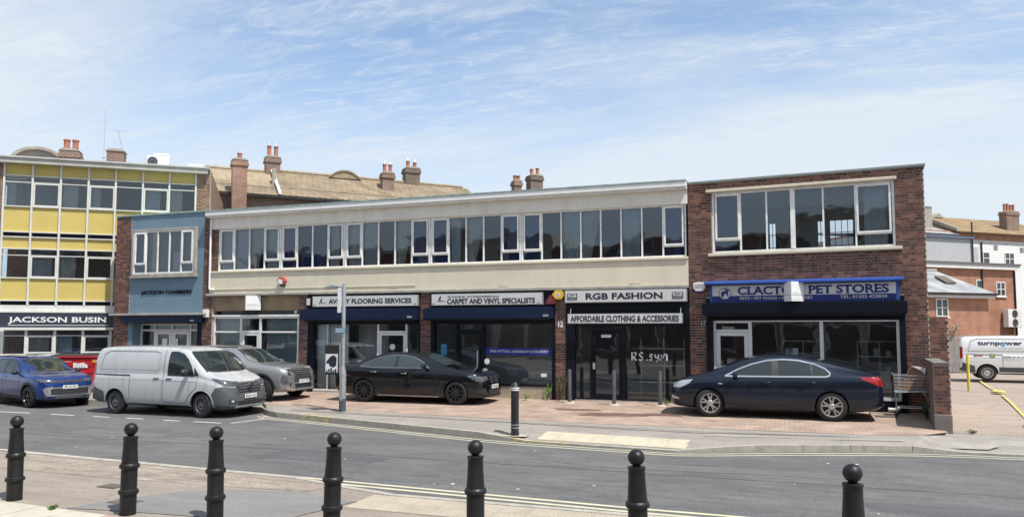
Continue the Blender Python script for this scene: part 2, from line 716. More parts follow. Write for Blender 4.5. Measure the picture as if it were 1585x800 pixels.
# ================================================================== SETTING: ground, road, pavements
def asphalt(name, c, patch, scale=0.6, grain=0.35, var=0.16, cracks=0.0):
    """worn tarmac: aggregate speckle, darker repair clouds, fine relief"""
    m = bpy.data.materials.new(name)
    m.use_nodes = True
    N, L = m.node_tree.nodes, m.node_tree.links
    b = N['Principled BSDF']
    b.inputs['Roughness'].default_value = 0.88
    b.inputs['Specular IOR Level'].default_value = 0.35
    g = N.new('ShaderNodeNewGeometry')

    def noise(sc, det, ro=0.6, st=(1, 1, 1)):
        mp = N.new('ShaderNodeMapping')
        mp.inputs['Scale'].default_value = st
        L.new(g.outputs['Position'], mp.inputs[0])
        n = N.new('ShaderNodeTexNoise')
        n.inputs['Scale'].default_value = sc
        n.inputs['Detail'].default_value = det
        n.inputs['Roughness'].default_value = ro
        L.new(mp.outputs[0], n.inputs['Vector'])
        return n.outputs[0]

    def mr(x, a, bb, lo, hi):
        n = N.new('ShaderNodeMapRange')
        for k, v in (('From Min', a), ('From Max', bb), ('To Min', lo), ('To Max', hi)):
            n.inputs[k].default_value = v
        L.new(x, n.inputs['Value'])
        return n.outputs[0]
    mx = N.new('ShaderNodeMixRGB')
    mx.inputs[1].default_value = (*c, 1)
    mx.inputs[2].default_value = (*patch, 1)
    L.new(mr(noise(scale, 6, 0.62, (1, 1.8, 1)), 0.40, 0.66, 0, 1), mx.inputs[0])
    out = mx.outputs[0]
    for sc, amp, st in ((110, grain, (1, 1, 1)), (26, grain * 0.55, (1, 1, 1)), (2.6, var, (0.5, 2.2, 1))):
        s = N.new('ShaderNodeVectorMath')
        s.operation = 'SCALE'
        L.new(out, s.inputs[0])
        L.new(mr(noise(sc, 3, 0.6, st), 0.28, 0.72, 1 - amp, 1 + amp), s.inputs['Scale'])
        out = s.outputs[0]
    if cracks:
        vo = N.new('ShaderNodeTexVoronoi')
        vo.feature = 'DISTANCE_TO_EDGE'
        vo.inputs['Scale'].default_value = 0.55
        nz = N.new('ShaderNodeTexNoise')
        nz.inputs['Scale'].default_value = 2.5
        L.new(g.outputs['Position'], nz.inputs['Vector'])
        va = N.new('ShaderNodeMixRGB')
        va.blend_type = 'ADD'
        va.inputs[0].default_value = 0.5
        L.new(g.outputs['Position'], va.inputs[1])
        L.new(nz.outputs['Color'], va.inputs[2])
        L.new(va.outputs[0], vo.inputs['Vector'])
        dk = N.new('ShaderNodeMixRGB')
        dk.inputs[2].default_value = (*[v * 0.35 for v in c], 1)
        L.new(mr(vo.outputs['Distance'], 0.0, 0.012, cracks, 0), dk.inputs[0])
        L.new(out, dk.inputs[1])
        out = dk.outputs[0]
    L.new(out, b.inputs['Base Color'])
    bp = N.new('ShaderNodeBump')
    bp.inputs['Strength'].default_value = 0.55
    bp.inputs['Distance'].default_value = 0.012
    L.new(noise(90, 4), bp.inputs['Height'])
    L.new(bp.outputs[0], b.inputs['Normal'])
    MATS[name] = m
    return m


m_road = asphalt('road_asphalt', (0.108, 0.107, 0.108), (0.137, 0.135, 0.132), 0.45, 0.36, 0.2, 0.25)
m_pave = asphalt('footway_tarmac', (0.29, 0.265, 0.235), (0.25, 0.23, 0.208), 0.5, 0.25, 0.12, 0.3)
m_near = asphalt('near_tarmac', (0.25, 0.215, 0.182), (0.285, 0.24, 0.20), 0.6, 0.28, 0.12, 0.3)
m_patch = asphalt('grey_patch', (0.185, 0.18, 0.172), (0.21, 0.205, 0.195), 0.8, 0.25, 0.1)
m_pink = asphalt('pink_tarmac', (0.26, 0.215, 0.19), (0.23, 0.20, 0.18), 0.8, 0.25, 0.1)
m_aggr = asphalt('exposed_aggregate', (0.30, 0.25, 0.20), (0.22, 0.19, 0.16), 5.0, 0.55, 0.3)
m_drive = asphalt('pinkish_concrete', (0.34, 0.275, 0.225), (0.29, 0.24, 0.20), 0.35, 0.14, 0.14, 0.5)
m_kerb = mat('kerb_concrete', (0.36, 0.335, 0.285), 0.9, var=0.22, scale=5, bump=0.4, fine=0.15)
m_kerb_y = mat('kerb_concrete_with_paint', (0.42, 0.37, 0.22), 0.9, var=0.35, scale=9, bump=0.4, fine=0.2)
m_slab = mat('buff_slab', (0.44, 0.41, 0.33), 0.9, var=0.16, scale=3, bump=0.3, fine=0.12)
m_slab_g = mat('grey_slab', (0.31, 0.29, 0.26), 0.9, var=0.16, scale=3, bump=0.3, fine=0.12)
m_slab_r = mat('red_slab', (0.40, 0.25, 0.20), 0.9, var=0.16, scale=3, bump=0.3, fine=0.12)
m_tact2 = mat('tactile_dull', (0.38, 0.33, 0.26), 0.9, var=0.18, scale=2, bump=0.2, fine=0.12)
m_tact = mat('tactile_buff', (0.48, 0.435, 0.33), 0.9, var=0.14, scale=2, bump=0.2, fine=0.1)
m_yline = mat('pale_yellow_paint', (0.52, 0.485, 0.34), 0.8, var=0.12, scale=3, fine=0.2, fscale=60, streak=0.3, streak_col=(0.2, 0.19, 0.17))
m_yellow = mat('yellow_paint', (0.62, 0.48, 0.04), 0.6, var=0.15, scale=6, fine=0.1)
m_yline2 = mat('worn_yellow_paint', (0.52, 0.43, 0.13), 0.8, var=0.25, scale=3, fine=0.25, fscale=30)
m_wline = mat('worn_white_paint', (0.55, 0.55, 0.52), 0.8, var=0.2, scale=6, fine=0.3, fscale=40)
m_blocks = tile_mat('block_paving', (0.34, 0.235, 0.18), (0.41, 0.30, 0.235), (0.24, 0.20, 0.165), 0.21, 0.105, 0.012, 0.4, flat=True)


def sheet(name, front, back, m, label=None, cat=None, kind='structure', parent=None, n=1):
    """strip of quads between two matched polylines of 3-D points"""
    mb = MB()
    vs = [p for a, b in zip(front, back) for p in (a, b)]
    mb.add(vs, [(2 * i, 2 * i + 2, 2 * i + 3, 2 * i + 1) for i in range(len(front) - 1)])
    o = mb.build(name, m, parent, recalc=False)
    if parent is None:
        tag(o, label, cat, kind=kind)
    return o


def walk(poly, step, gap=0.0):
    """points along a 3-D polyline at equal steps -> list of (point, direction, length)"""
    P = [Vector(p) for p in poly]
    out, carry = [], 0.0
    for a, b in zip(P, P[1:]):
        d = b - a
        ln = d.length
        d.normalize()
        t = carry
        while t < ln - 0.05:
            out.append((a + d * t, d, min(step, ln - t)))
            t += step
        carry = 0.0
    return out


def strip(name, poly, w, m, dz=0.004, parent=None):
    """painted line along a polyline (centre), width w"""
    P = [Vector(p) for p in poly]
    mb = MB()
    vs = []
    for i, p in enumerate(P):
        d = (P[min(i + 1, len(P) - 1)] - P[max(i - 1, 0)])
        d.z = 0
        d.normalize()
        s = Vector((-d.y, d.x, 0)) * w / 2
        vs += [(p + s) + Vector((0, 0, dz)), (p - s) + Vector((0, 0, dz))]
    mb.add(vs, [(2 * i, 2 * i + 1, 2 * i + 3, 2 * i + 2) for i in range(len(P) - 1)])
    return mb.build(name, m, parent, recalc=False)


ROAD_Z, NEAR_Z = -0.32, -0.24
g = MB().quad((-700, -500, -0.5), (700, -500, -0.5), (700, 900, -0.5), (-700, 900, -0.5)).build('ground', mat('far_ground', (0.2, 0.19, 0.17), 0.9), recalc=False)
tag(g, 'flat built-up ground running out to the horizon', 'ground', kind='structure')
road = MB().quad((-80, 8, ROAD_Z), (60, 8, ROAD_Z), (60, 30, ROAD_Z), (-80, 30, ROAD_Z)).build('road', m_road, recalc=False)
tag(road, 'grey asphalt street between the two pavements', 'road', kind='structure')

# far kerb line: (x, y, top z)
KERB = [(-44, 6.5, -.20), (-30, 15.4, -.20), (-26, 18.0, -.20), (-23, 18.75, -.20), (-20, 18.8, -.20), (-15.2, 18.75, -.20), (-14.4, 18.55, -.20),
        (-13.9, 18.1, -.20), (-13.3, 17.72, -.20), (-12.1, 17.45, -.20), (-9, 16.6, -.20), (-6.6, 15.95, -.20), (-5.3, 15.68, -.30), (-2.1, 15.42, -.30),
        (-1.4, 15.66, -.24), (-0.6, 16.0, -.20), (1.4, 16.72, -.20), (2.3, 16.98, -.21), (3.2, 17.12, -.30), (5, 17.2, -.30), (30, 17.6, -.30)]
BACK = [(-46, 16, -.1), (-34, 22, -.1), (-29, 24, -.05), (-26, 25, -.03), (-22, 24, 0), (-17, 23.5, 0), (-15.9, 22.5, -.0),
        (-14.9, 19.2, -.07), (-14.3, 18.6, -.1), (-12.4, 18.35, -.1), (-9.2, 17.95, -.1), (-7, 17.7, -.1), (-5.8, 17.6, -.1), (-2.4, 17.6, -.1),
        (-1.6, 17.6, -.1), (-.7, 17.6, -.1), (1.6, 17.65, -.1), (2.6, 17.9, -.1), (3.3, 18.9, -.14), (5.2, 19.0, -.14), (30, 19.6, -.14)]
pav = sheet('pavement', KERB, BACK, m_pave)
# kerb stones, one by one
kerb_cache = {}
for i, (p, d, ln) in enumerate(walk([k for k in KERB[1:]], 0.93)):
    if p.x > 12:
        break
    painted = random.random() < 0.16 and -14 < p.x < 2.5
    key = (round(ln, 2), painted)
    if key not in kerb_cache:
        s = MB()
        s.box(0.004, ln - 0.004, 0.0, 0.13, -0.16, 0.012)
        kerb_cache[key] = s.mesh('kerb_stone', m_kerb_y if painted else m_kerb)
    o = obj('kerb_stone', kerb_cache[key], pav, p)
    o.rotation_euler = (0, -math.asin(d.z), math.atan2(d.y, d.x))
strip('tarmac_joint', [(-13, 18.0, -.13), (-9, 17.52, -.115), (-6.9, 17.3, -.118), (-1.7, 17.1, -.127), (1.2, 17.35, -.13)], 0.05, mat('dark_joint', (0.06, 0.05, 0.045), 0.9), 0.012, pav)
strip('pale_seam', [(-1.7, 16.75, -.145), (0.8, 17.0, -.15), (2.2, 17.3, -.14)], 0.04, m_slab, 0.012, pav)
# lighter and darker repair slabs where the pavement crosses the yard entrance
for (x0, x1, y0, y1, mm) in ((3.7, 5.2, 17.75, 18.35, m_slab_g), (5.3, 7.4, 17.5, 18.2, m_slab_g), (4.2, 6.3, 18.4, 18.85, m_patch), (2.7, 3.7, 17.35, 17.7, m_slab_g)):
    MB().add([(x0, y0, -.272), (x1, y0 + .05, -.272), (x1 + .3, y1 + .03, -.205), (x0 + .25, y1, -.205)], [(0, 1, 2, 3)]).build('repair_patch', mm, pav, loc=(0, 0, 0.02), recalc=False)

fore = sheet('forecourt', [(-14.4, 18.62, -.096), (-12.4, 18.35, -.096), (-9.2, 17.95, -.096), (-5.8, 17.6, -.096), (-2.4, 17.6, -.096), (1.6, 17.65, -.096), (2.6, 17.9, -.096), (3.2, 18.6, -.09)],
             [(-15.8, 22.6, .004), (-12.6, 22.6, .004), (-9.3, 22.6, .004), (-5.9, 22.6, .004), (-2.5, 22.6, .004), (1.5, 22.3, .004), (2.6, 22.3, .004), (3.3, 22.2, .004)], m_blocks)
# oil stains and worn tarmac strips
for (x, y, rx, ry) in ((-4.3, 19.2, .8, .35), (-5.4, 19.9, .6, .2), (-3.1, 19.5, .55, .25)):
    vs = [(x, y, 0)] + [(x + rx * (1 + .3 * math.sin(3 * a + x)) * math.cos(a), y + ry * (1 + .3 * math.sin(2 * a + y)) * math.sin(a), 0) for a in [k * math.pi / 10 for k in range(20)]]
    vs = [(a, b, -.1 + (b - 17.7) / 4.9 * .1 + .014) for a, b, _ in vs]
    MB().add(vs, [(0, i + 1, (i + 1) % 20 + 1) for i in range(20)]).build('oil_stain', mat('oil_stained_block', (0.15, 0.085, 0.07), 0.7, var=0.4, scale=4), fore, recalc=False)
drive = sheet('driveway', [(3.3, 18.9, -.136), (5.2, 19.0, -.136), (40, 19.6, -.136)], [(3.6, 40, .004), (8, 60, .004), (60, 60, .004)], m_drive)
strip('yellow_edge_line', [(5.35, 20.9, -.12), (5.75, 23.4, -.10), (6.25, 26.5, -.08), (6.65, 29.2, -.055)], 0.075, m_yline2, 0.008, drive)
strip('yellow_edge_line', [(6.9, 30.6, -.05), (7.0, 32.5, -.04), (7.5, 36.5, -.02)], 0.075, m_yline2, 0.008, drive)
MB().lathe([(0, 0), (.22, 0), (.22, .06), (.15, .09), (0, .10)], 14).build('yellow_kerb_end', m_yline2, drive, (6.72, 30.0, -.06), smooth=True)
MB().prism([(-.18, 0), (.18, 0), (.13, .16), (-.13, .16)], 'y', 0, .7).build('yellow_kerb_end', m_yline2, drive, (5.25, 19.9, -.14), bevel=.02)

# near pavement, its kerb stones, patches, slabs and tactile paving
NK = [(-44, 11.6, NEAR_Z), (-14, 10.62, NEAR_Z), (-7.4, 10.30, NEAR_Z), (-6.3, 9.95, NEAR_Z), (-5.3, 9.70, NEAR_Z), (-1.2, 9.70, NEAR_Z), (8, 9.7, NEAR_Z), (30, 9.7, NEAR_Z)]
near = sheet('near_pavement', [(x, -40, NEAR_Z) for x, y, z in NK], NK, m_near)
kc = {}
for p, d, ln in walk(NK[1:], 0.92):
    if p.x > 6:
        break
    k = round(ln, 2)
    if k not in kc:
        kc[k] = MB().box(0.004, ln - 0.004, 0.0, 0.12, -0.14, 0.01).mesh('kerb_stone', m_kerb)
    o = obj('kerb_stone', kc[k], near, p)
    o.rotation_euler = (0, 0, math.atan2(d.y, d.x))


def flat_patch(name, pts, m, z, parent=near):
    return MB().add([(x, y, z) for x, y in pts], [tuple(range(len(pts)))]).build(name, m, parent, recalc=False)


def wobble(pts, n=6, a=0.05):
    out = []
    for i, p in enumerate(pts):
        q = pts[(i + 1) % len(pts)]
        for k in range(n):
            t = k / n
            out.append((p[0] + (q[0] - p[0]) * t + random.uniform(-a, a), p[1] + (q[1] - p[1]) * t + random.uniform(-a, a)))
    return out


flat_patch('aggregate_strip', wobble([(-16, 9.35), (-9.6, 9.35), (-6.6, 9.55), (-6.5, 10.0), (-7.4, 10.27), (-14, 10.58), (-16, 10.6)], 8, .04), m_aggr, NEAR_Z + .004)
flat_patch('tarmac_repair', wobble([(-9.0, 7.6), (-5.9, 7.9), (-5.6, 9.2), (-6.8, 9.5), (-8.3, 9.0)], 5, .04), m_patch, NEAR_Z + .008)
flat_patch('tarmac_repair', wobble([(-6.5, 4.0), (3.5, 4.0), (3.5, 8.3), (-5.0, 8.55), (-6.2, 7.9)], 5, .05), m_pink, NEAR_Z + .004)
flat_patch('yellow_mark', wobble([(-5.35, 8.15), (-4.75, 8.12), (-4.75, 8.28), (-5.3, 8.3)], 5, .03), m_yellow, NEAR_Z + .013)
sl = {}
for i in range(11):
    for j in range(5):
        x, y = -13.6 + i * 0.605 + (j % 2) * 0.3, 7.74 - (j + 1) * 0.605 - 0.03 * i
        mm = m_slab_r if (i, j) in ((9, 0), (10, 0), (9, 2), (4, 3)) else m_slab
        if mm.name not in sl:
            sl[mm.name] = MB().box(0.004, 0.6, 0.004, 0.6, -0.04, 0.012).mesh('paving_slab', mm)
        o = obj('paving_slab', sl[mm.name], near, (x, y, NEAR_Z + random.uniform(0, .006)), R(-2.5))
s = MB()
s.box(0.003, 0.397, 0.003, 0.397, -0.03, 0.010)
for i in range(6):
    for j in range(6):
        s.lathe([(.013, .010), (.010, .016), (0, .017)], 6, (.033 + .067 * i, .033 + .067 * j, 0))
tact_me = s.mesh('tactile_slab', m_tact)
tact_me2 = s.mesh('tactile_slab', m_tact2)
for i in range(10):
    for j in range(2):
        obj('tactile_slab', tact_me2, near, (-5.55 + i * .4, 9.66 - (j + 1) * .4, NEAR_Z + .002))
for i in range(8):
    for j in range(2):
        f = (j + 1) * .4
        obj('tactile_slab', tact_me, pav, (-5.15 + i * .4 - j * .02, 15.85 - i * .033 + j * .4, -.297 + j * .034 + .02), R(-4.6)).rotation_euler = (R(5), 0, R(-4.6))

# repairs, seams, gully and scraps of litter on the road
m_rpatch = asphalt('road_repair', (0.092, 0.092, 0.095), (0.108, 0.108, 0.109), 0.9, 0.3, 0.12)
m_rpatch2 = asphalt('road_repair_pale', (0.140, 0.137, 0.132), (0.125, 0.123, 0.12), 0.9, 0.3, 0.12)
for pts, mm in (([(-9.6, 12.2), (-7.2, 12.1), (-7.1, 12.9), (-9.5, 13.0)], m_rpatch), ([(-3.4, 13.3), (.6, 13.6), (.6, 14.15), (-3.4, 13.85)], m_rpatch2), ([(-16, 13.4), (-13.4, 13.35), (-13.4, 14.1), (-16, 14.15)], m_rpatch2),
                ([(1.0, 11.4), (3.2, 11.4), (3.2, 12.1), (1.0, 12.0)], m_rpatch), ([(-22, 11.9), (-18.8, 11.8), (-18.8, 12.3), (-22, 12.4)], m_rpatch)):
    flat_patch('road_repair', wobble(pts, 6, .03), mm, ROAD_Z + .003, road)
strip('road_seam', [(-40, 13.05, ROAD_Z), (-20, 12.98, ROAD_Z), (-8, 13.06, ROAD_Z), (4, 13.0, ROAD_Z), (20, 13.1, ROAD_Z)], 0.016, mat('seam_tar', (0.05, 0.05, 0.052), 0.7), 0.0045, road)
lt = MB()
rl = random.Random(3)
for k in range(22):
    x, y = rl.uniform(-20, 4), rl.uniform(10.8, 15.2)
    a_, r_ = rl.uniform(0, 6.28), rl.uniform(.015, .05)
    c0, s0 = math.cos(a_) * r_, math.sin(a_) * r_
    lt.add([(x - c0, y - s0, ROAD_Z + .006), (x + s0, y - c0, ROAD_Z + .009), (x + c0, y + s0, ROAD_Z + .006), (x - s0, y + c0, ROAD_Z + .012)], [(0, 1, 2, 3)])
lt = lt.build('litter', m_wline, None, recalc=False)
tag(lt, 'small pale scraps of litter scattered over the road', 'litter', kind='stuff')

# painted lines on the road
for off, nm in ((0.20, 0), (0.43, 1)):
    strip('double_yellow_line', [(x + off * .1, y - off - (.03 if x < -6 else 0), ROAD_Z) for x, y, z in KERB[7:-1]] + [(9, 17.3 - off, ROAD_Z)], 0.07, m_yline, parent=road)
    strip('double_yellow_line', [(-44, 11.95 + off * 1.1, ROAD_Z), (-14, 10.66 + off, ROAD_Z), (-7.3, 10.36 + off * .9, ROAD_Z), (-2.05, 10.06 + off * .95, ROAD_Z), (8, 9.95 + off, ROAD_Z)], 0.09, m_yline, parent=road)
for x0, x1 in ((-22.6, -20.6), (-19.8, -18.9), (-18.2, -17.6), (-17.0, -16.4), (-15.7, -15.15), (-14.7, -13.8), (-27, -25)):
    strip('bay_dash', [(x0, 16.14, ROAD_Z), (x1, 16.13, ROAD_Z)], 0.09, m_wline, parent=road)
strip('bay_dash', [(-13.35, 17.3, ROAD_Z), (-13.55, 16.2, ROAD_Z)], 0.08, m_wline, parent=road)

# ================================================================== THE SHOP PARADE (facade plane y = 22.05, x along the street)
FY = 22.05
m_cream = mat('cream_render', (0.64, 0.58, 0.45), 0.85, var=0.07, scale=1.2, bump=0.15, bscale=40, streak=0.24, streak_col=(0.30, 0.26, 0.20))
m_band = mat('grey_cream_band', (0.74, 0.71, 0.63), 0.85, var=0.08, scale=1.5, bump=0.15, streak=0.25, streak_col=(0.2, 0.18, 0.16))
m_soffit = mat('soffit_white', (0.75, 0.74, 0.70), 0.7, var=0.1, streak=0.25, streak_col=(0.25, 0.23, 0.2))
m_copper = mat('verdigris_edge', (0.26, 0.36, 0.32), 0.7, var=0.3, scale=5)
m_felt = mat('roof_felt', (0.10, 0.10, 0.10), 0.9)
m_board = mat('bare_chipboard', (0.30, 0.215, 0.13), 0.85, var=0.28, scale=2.2, fine=0.12, streak=0.4, streak_col=(0.10, 0.075, 0.05))
m_blue_curtain = mat('blue_curtain', (0.02, 0.065, 0.22), 0.9, var=0.15)
m_grey_curtain = mat('grey_curtain', (0.52, 0.56, 0.55), 0.9, var=0.1)
m_net = mat('net_curtain', (0.6, 0.58, 0.5), 0.9, var=0.1)

par = thing('shop_parade', 'long two-storey shop parade with cream render band between the two brick ends', 'building', (0, FY, 0))
XL, XR = -19.55, -2.58
# carcass: floors, back wall, party walls
MB().box(XL, XR, 0.3, 9, 3.22, 3.45).build('floor_slab', m_inside, par, recalc=False)
MB().box(XL, XR, 0.55, 9, 5.72, 6.10).build('ceiling_slab', m_inside, par, recalc=False)
MB().box(XL, XR, 8.8, 9, -.4, 6.1).build('back_wall', m_inside, par, recalc=False)
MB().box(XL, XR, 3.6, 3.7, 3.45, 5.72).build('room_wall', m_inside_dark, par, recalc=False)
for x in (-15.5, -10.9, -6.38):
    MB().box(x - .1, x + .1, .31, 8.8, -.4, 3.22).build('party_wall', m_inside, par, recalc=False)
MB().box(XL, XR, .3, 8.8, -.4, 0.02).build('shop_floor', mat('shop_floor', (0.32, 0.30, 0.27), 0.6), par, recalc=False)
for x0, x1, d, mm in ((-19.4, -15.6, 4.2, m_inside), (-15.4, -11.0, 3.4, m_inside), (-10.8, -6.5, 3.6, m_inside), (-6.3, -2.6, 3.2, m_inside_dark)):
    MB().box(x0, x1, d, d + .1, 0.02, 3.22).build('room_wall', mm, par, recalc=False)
# upper wall: band, sill, cream spandrel, ledge
MB().box(XL, XR, 0.0, 0.55, 5.70, 6.10).build('wall_band', m_band, par, recalc=False)
MB().box(XL, XR, 0.0, 0.3, 3.36, 4.10).build('render_panel', m_cream, par, recalc=False)
MB().box(XL - .02, XR, -.05, 0.28, 4.102, 4.17).build('sill', m_cream, par, bevel=.008)
MB().box(XL - .08, XR + .0, -.10, 0.28, 3.275, 3.358).build('ledge', m_concrete, par, bevel=.012)
MB().box(XL + .02, -11.25, -.022, .001, 3.50, 3.525).build('cable_trunking', m_cream, par, recalc=False)
for x in (-17.2, -12.3, -8.4, -4.3):
    MB().box(x, x + .34, -.004, .001, 3.405, 3.425).build('air_brick', m_concrete, par, recalc=False)
# roof with overhang
rf = MB().box(XL - .05, XR, -.20, 9.0, 6.103, 6.26).build('roof', m_soffit, par, recalc=False)
MB().box(XL - .05, XR, -.27, -.20, 6.15, 6.31).build('gutter', m_white, rf, bevel=.015)
MB().box(XL - .07, XR, -.29, 9.0, 6.312, 6.35).build('roof_edge', m_copper, rf, recalc=False)
for k in range(9):
    MB().box(-18.6 + k * 1.95, -18.57 + k * 1.95, -.297, -.18, 6.305, 6.362).build('roof_clip', m_copper, rf, recalc=False)
# windows
UW = [(-19.25, -16.58, 'cffc'), (-16.56, -14.0, 'cffc'), (-13.98, -10.80, 'cfffc'), (-10.78, -7.68, 'cfffc'), (-7.66, -2.64, 'cffffffc')]
MB().box(XL, -19.25, .13, .3, 4.18, 5.70).build('reveal', m_mortar, par, recalc=False)
cur = {0: 'ggng', 1: 'bbbg', 2: 'gg.nb', 3: 'bgn.b', 4: 'b.gn.g.b'}
for wi, (x0, x1, k) in enumerate(UW):
    w, xs = ribbon(par, x0, x1, 4.18, 5.70, 0.12, k)
    for i, c in enumerate(cur[wi][:len(k)]):
        a, b = xs[i] + .02, xs[i + 1] - .02
        if c == 'b':
            curtain(par, a, b - (.1 if i % 2 else 0), 4.2, 5.68, .22 + .04 * (i % 2), m_blue_curtain)
        elif c == 'g':
            curtain(par, a, b - (.22 if wi % 2 else .06), 4.2, 5.68, .24, m_grey_curtain)
        elif c == 'n':
            curtain(par, a, b, 4.2, 5.68, .24, m_net, sweep=.55)
brick_wall(par, [(XL, -19.25, 4.18, 5.70)], y=.08, thick=.05, name='brick_reveal', seed=3)
# ground-floor brick piers
for i, (x0, x1) in enumerate(((-19.56, -19.40), (-15.70, -15.34), (-11.08, -10.70), (-6.55, -6.22))):
    brick_wall(par, [(x0, x1, -.12, 3.275)], thick=.3, singles=60, name='brick_pier', seed=11 + i)

# ---- unit A: white frame, chipboard fascia
MB().box(-19.38, -15.72, .06, .1, 2.74, 3.27).build('fascia_board', m_board, par, recalc=False)
MB().box(-17.52, -17.49, .055, .06, 2.74, 3.27).build('board_joint', m_inside_dark, par, recalc=False)
MB().box(-19.0, -15.74, .02, .2, 2.62, 2.735).build('shutter_slot', m_black, par, recalc=False)
MB().lathe([(0, 0), (.06, 0), (.06, .2), (0, .2)], 12, (-15.85, 0.0, 2.68), 'y').build('shutter_end', m_steel, par, smooth=True)
sf = MB().ring(-19.36, -15.72, .0, 2.54, .04, .14, .07)
sf.box(-18.20, -18.12, .05, .13, .07, 2.47).box(-17.38, -17.30, .05, .13, .07, 2.47)
sf.box(-19.29, -18.20, .05, .13, 1.97, 2.03).box(-17.30, -15.79, .05, .13, 1.97, 2.03).box(-18.12, -17.38, .05, .13, 1.97, 2.05)
sf.box(-19.29, -18.20, .045, .13, .07, .45).box(-17.30, -15.79, .045, .13, .07, .45)
sA = sf.build('shopfront', m_frame2, par, recalc=False)
for a, b, c, d in ((-19.29, -18.20, 2.03, 2.47), (-18.12, -17.38, 2.05, 2.47), (-17.30, -15.79, 2.03, 2.47), (-19.29, -18.20, .45, 1.97), (-17.30, -15.79, .45, 1.97)):
    pane(sA, a, b, c, d, .09, m_shopglass)
MB().box(-19.4, -15.7, .0, .15, 2.541, 2.60).build('head_trim', m_frame, par, recalc=False)
dA = MB().ring(-18.115, -17.385, .02, 1.965, .06, .12, .09).build('door', m_frame2, par, recalc=False)
pane(dA, -18.02, -17.48, .11, 1.87, .09, m_shopglass)
MB().tube([(-18.05, .05, .9), (-18.05, .02, .92), (-18.05, .02, 1.12), (-18.05, .05, 1.14)], .012).build('handle', m_steel, dA)
o = MB().lathe([(0, 0), (.17, 0), (.17, .01), (0, .01)], 18, (-18.75, .12, 1.55), 'y').build('round_sticker', mat('teal_sticker', (0.04, 0.28, 0.27), 0.6), None, (0, FY, 0))
tag(o, 'round teal sticker inside the leftmost shop window', 'sticker')
t = text('Lookwell', -17.05, -16.35, 1.42, 1.62, .087, mat('faint_vinyl', (.22, .24, .25), .5), sA, 'window_lettering', depth=.002)

for x0, x1, lab in ((-19.3, -18.22, 'pale sheet lining the narrow left pane of the leftmost shop window'), (-17.28, -15.78, 'pale sheet lining the wide right pane of the leftmost shop window')):
    o = MB().box(x0, x1, .34, .36, .3, 2.5).build('window_lining', mat('pale_lining', (.34, .42, .42), .8, var=.15, scale=2), None, (0, FY, 0), recalc=False)
    tag(o, lab, 'window lining')
for x0, x1, lab in ((-13.85, -12.68, 'grey partition behind the flooring shop window left of its door'), (-11.6, -11.12, 'narrow grey partition behind the flooring shop window right of its door')):
    o = MB().box(x0, x1, .85, .9, .03, 2.6).build('partition', mat('partition_grey', (.42, .42, .40), .8, var=.1), None, (0, FY, 0), recalc=False)
    tag(o, lab, 'partition')

# ---- unit B: flooring shop, navy frame
def shutter_box(p, x0, x1, z0, z1, y0, m, plate=None):
    b = MB().box(x0, x1, y0, .02, z0, z1).build('shutter_box', m, p, bevel=.012)
    MB().box(x0 + .1, x1 - .1, y0 + .10, y0 + .14, z0 - .045, z0 - .001).build('shutter_bar', m_black, b, recalc=False)
    if plate:
        MB().box(plate, plate + .17, y0 - .004, y0 - .0005, z0 + .06, z0 + .12).build('maker_plate', m_steel, b, recalc=False)
    return b


def sign_board(name, label, x0, x1, z0, z1, parent_loc, y0, y1=0.0, face=None, rim=None, rz=0.0):
    t = thing(name, label, 'sign', parent_loc, rz)
    MB().box(x0, x1, y0 + .012, y1, z0, z1).build('box', rim or m_steel, t, bevel=.006)
    MB().box(x0 + .025, x1 - .025, y0, y0 + .0115, z0 + .02, z1 - .02).build('face', face or m_sign, t, recalc=False)
    return t


def carpet_logo(parent, x, z, s, y):
    """small kneeling fitter with a roll, dark on white"""
    mb = MB()
    mb.lathe([(0, 0), (.10 * s, 0), (.10 * s, .004), (0, .004)], 10, (x + .12 * s, y - .004, z + .42 * s), 'y')
    mb.prism([(x - .12 * s, z + .05 * s), (x + .10 * s, z + .02 * s), (x + .22 * s, z + .30 * s), (x + .02 * s, z + .40 * s), (x - .1 * s, z + .25 * s)], 'y', y - .004, y)
    mb.prism([(x - .35 * s, z - .35 * s), (x - .2 * s, z - .35 * s), (x - .02 * s, z + .08 * s), (x - .15 * s, z + .12 * s)], 'y', y - .004, y)
    mb.prism([(x + .02 * s, z - .38 * s), (x + .14 * s, z - .38 * s), (x + .12 * s, z + .06 * s), (x - .02 * s, z + .06 * s)], 'y', y - .004, y)
    mb.prism([(x + .20 * s, z - .12 * s), (x + .95 * s, z - .26 * s), (x + .95 * s, z - .30 * s), (x + .18 * s, z - .2 * s)], 'y', y - .004, y)
    return mb.build('emblem', m_ink, parent, recalc=False)


MB().box(-15.34, -11.08, -.03, .25, 2.78, 3.274).build('fascia_backing', m_navy_dark, par, recalc=False)
MB().box(-10.70, -6.55, -.03, .25, 2.78, 3.274).build('fascia_backing', m_navy_dark, par, recalc=False)
MB().box(-6.22, XR, -.01, .25, 2.26, 3.274).build('fascia_backing', m_navy_dark, par, recalc=False)
for x0, x1 in ((-15.34, -11.08), (-10.70, -6.55)):
    MB().box(x0, x1, .0, .25, 2.33, 2.779).build('fascia_backing', m_navy_dark, par, recalc=False)
shutter_box(par, -15.50, -11.10, 2.40, 2.77, -.26, m_navy, -11.42)
shutter_box(par, -10.86, -6.58, 2.42, 2.77, -.26, m_navy, -6.86)
sB = sign_board('shop_sign', 'long white fascia sign of the shop behind the lamp column, text about flooring', -15.07, -11.10, 2.84, 3.20, (0, FY, 0), -.16, -.031)
text('AVELEY FLOORING SERVICES', -14.42, -11.32, 2.94, 3.105, -.16, m_ink, sB, bold=.028, split=True)
carpet_logo(sB, -14.72, 3.02, .22, -.16)
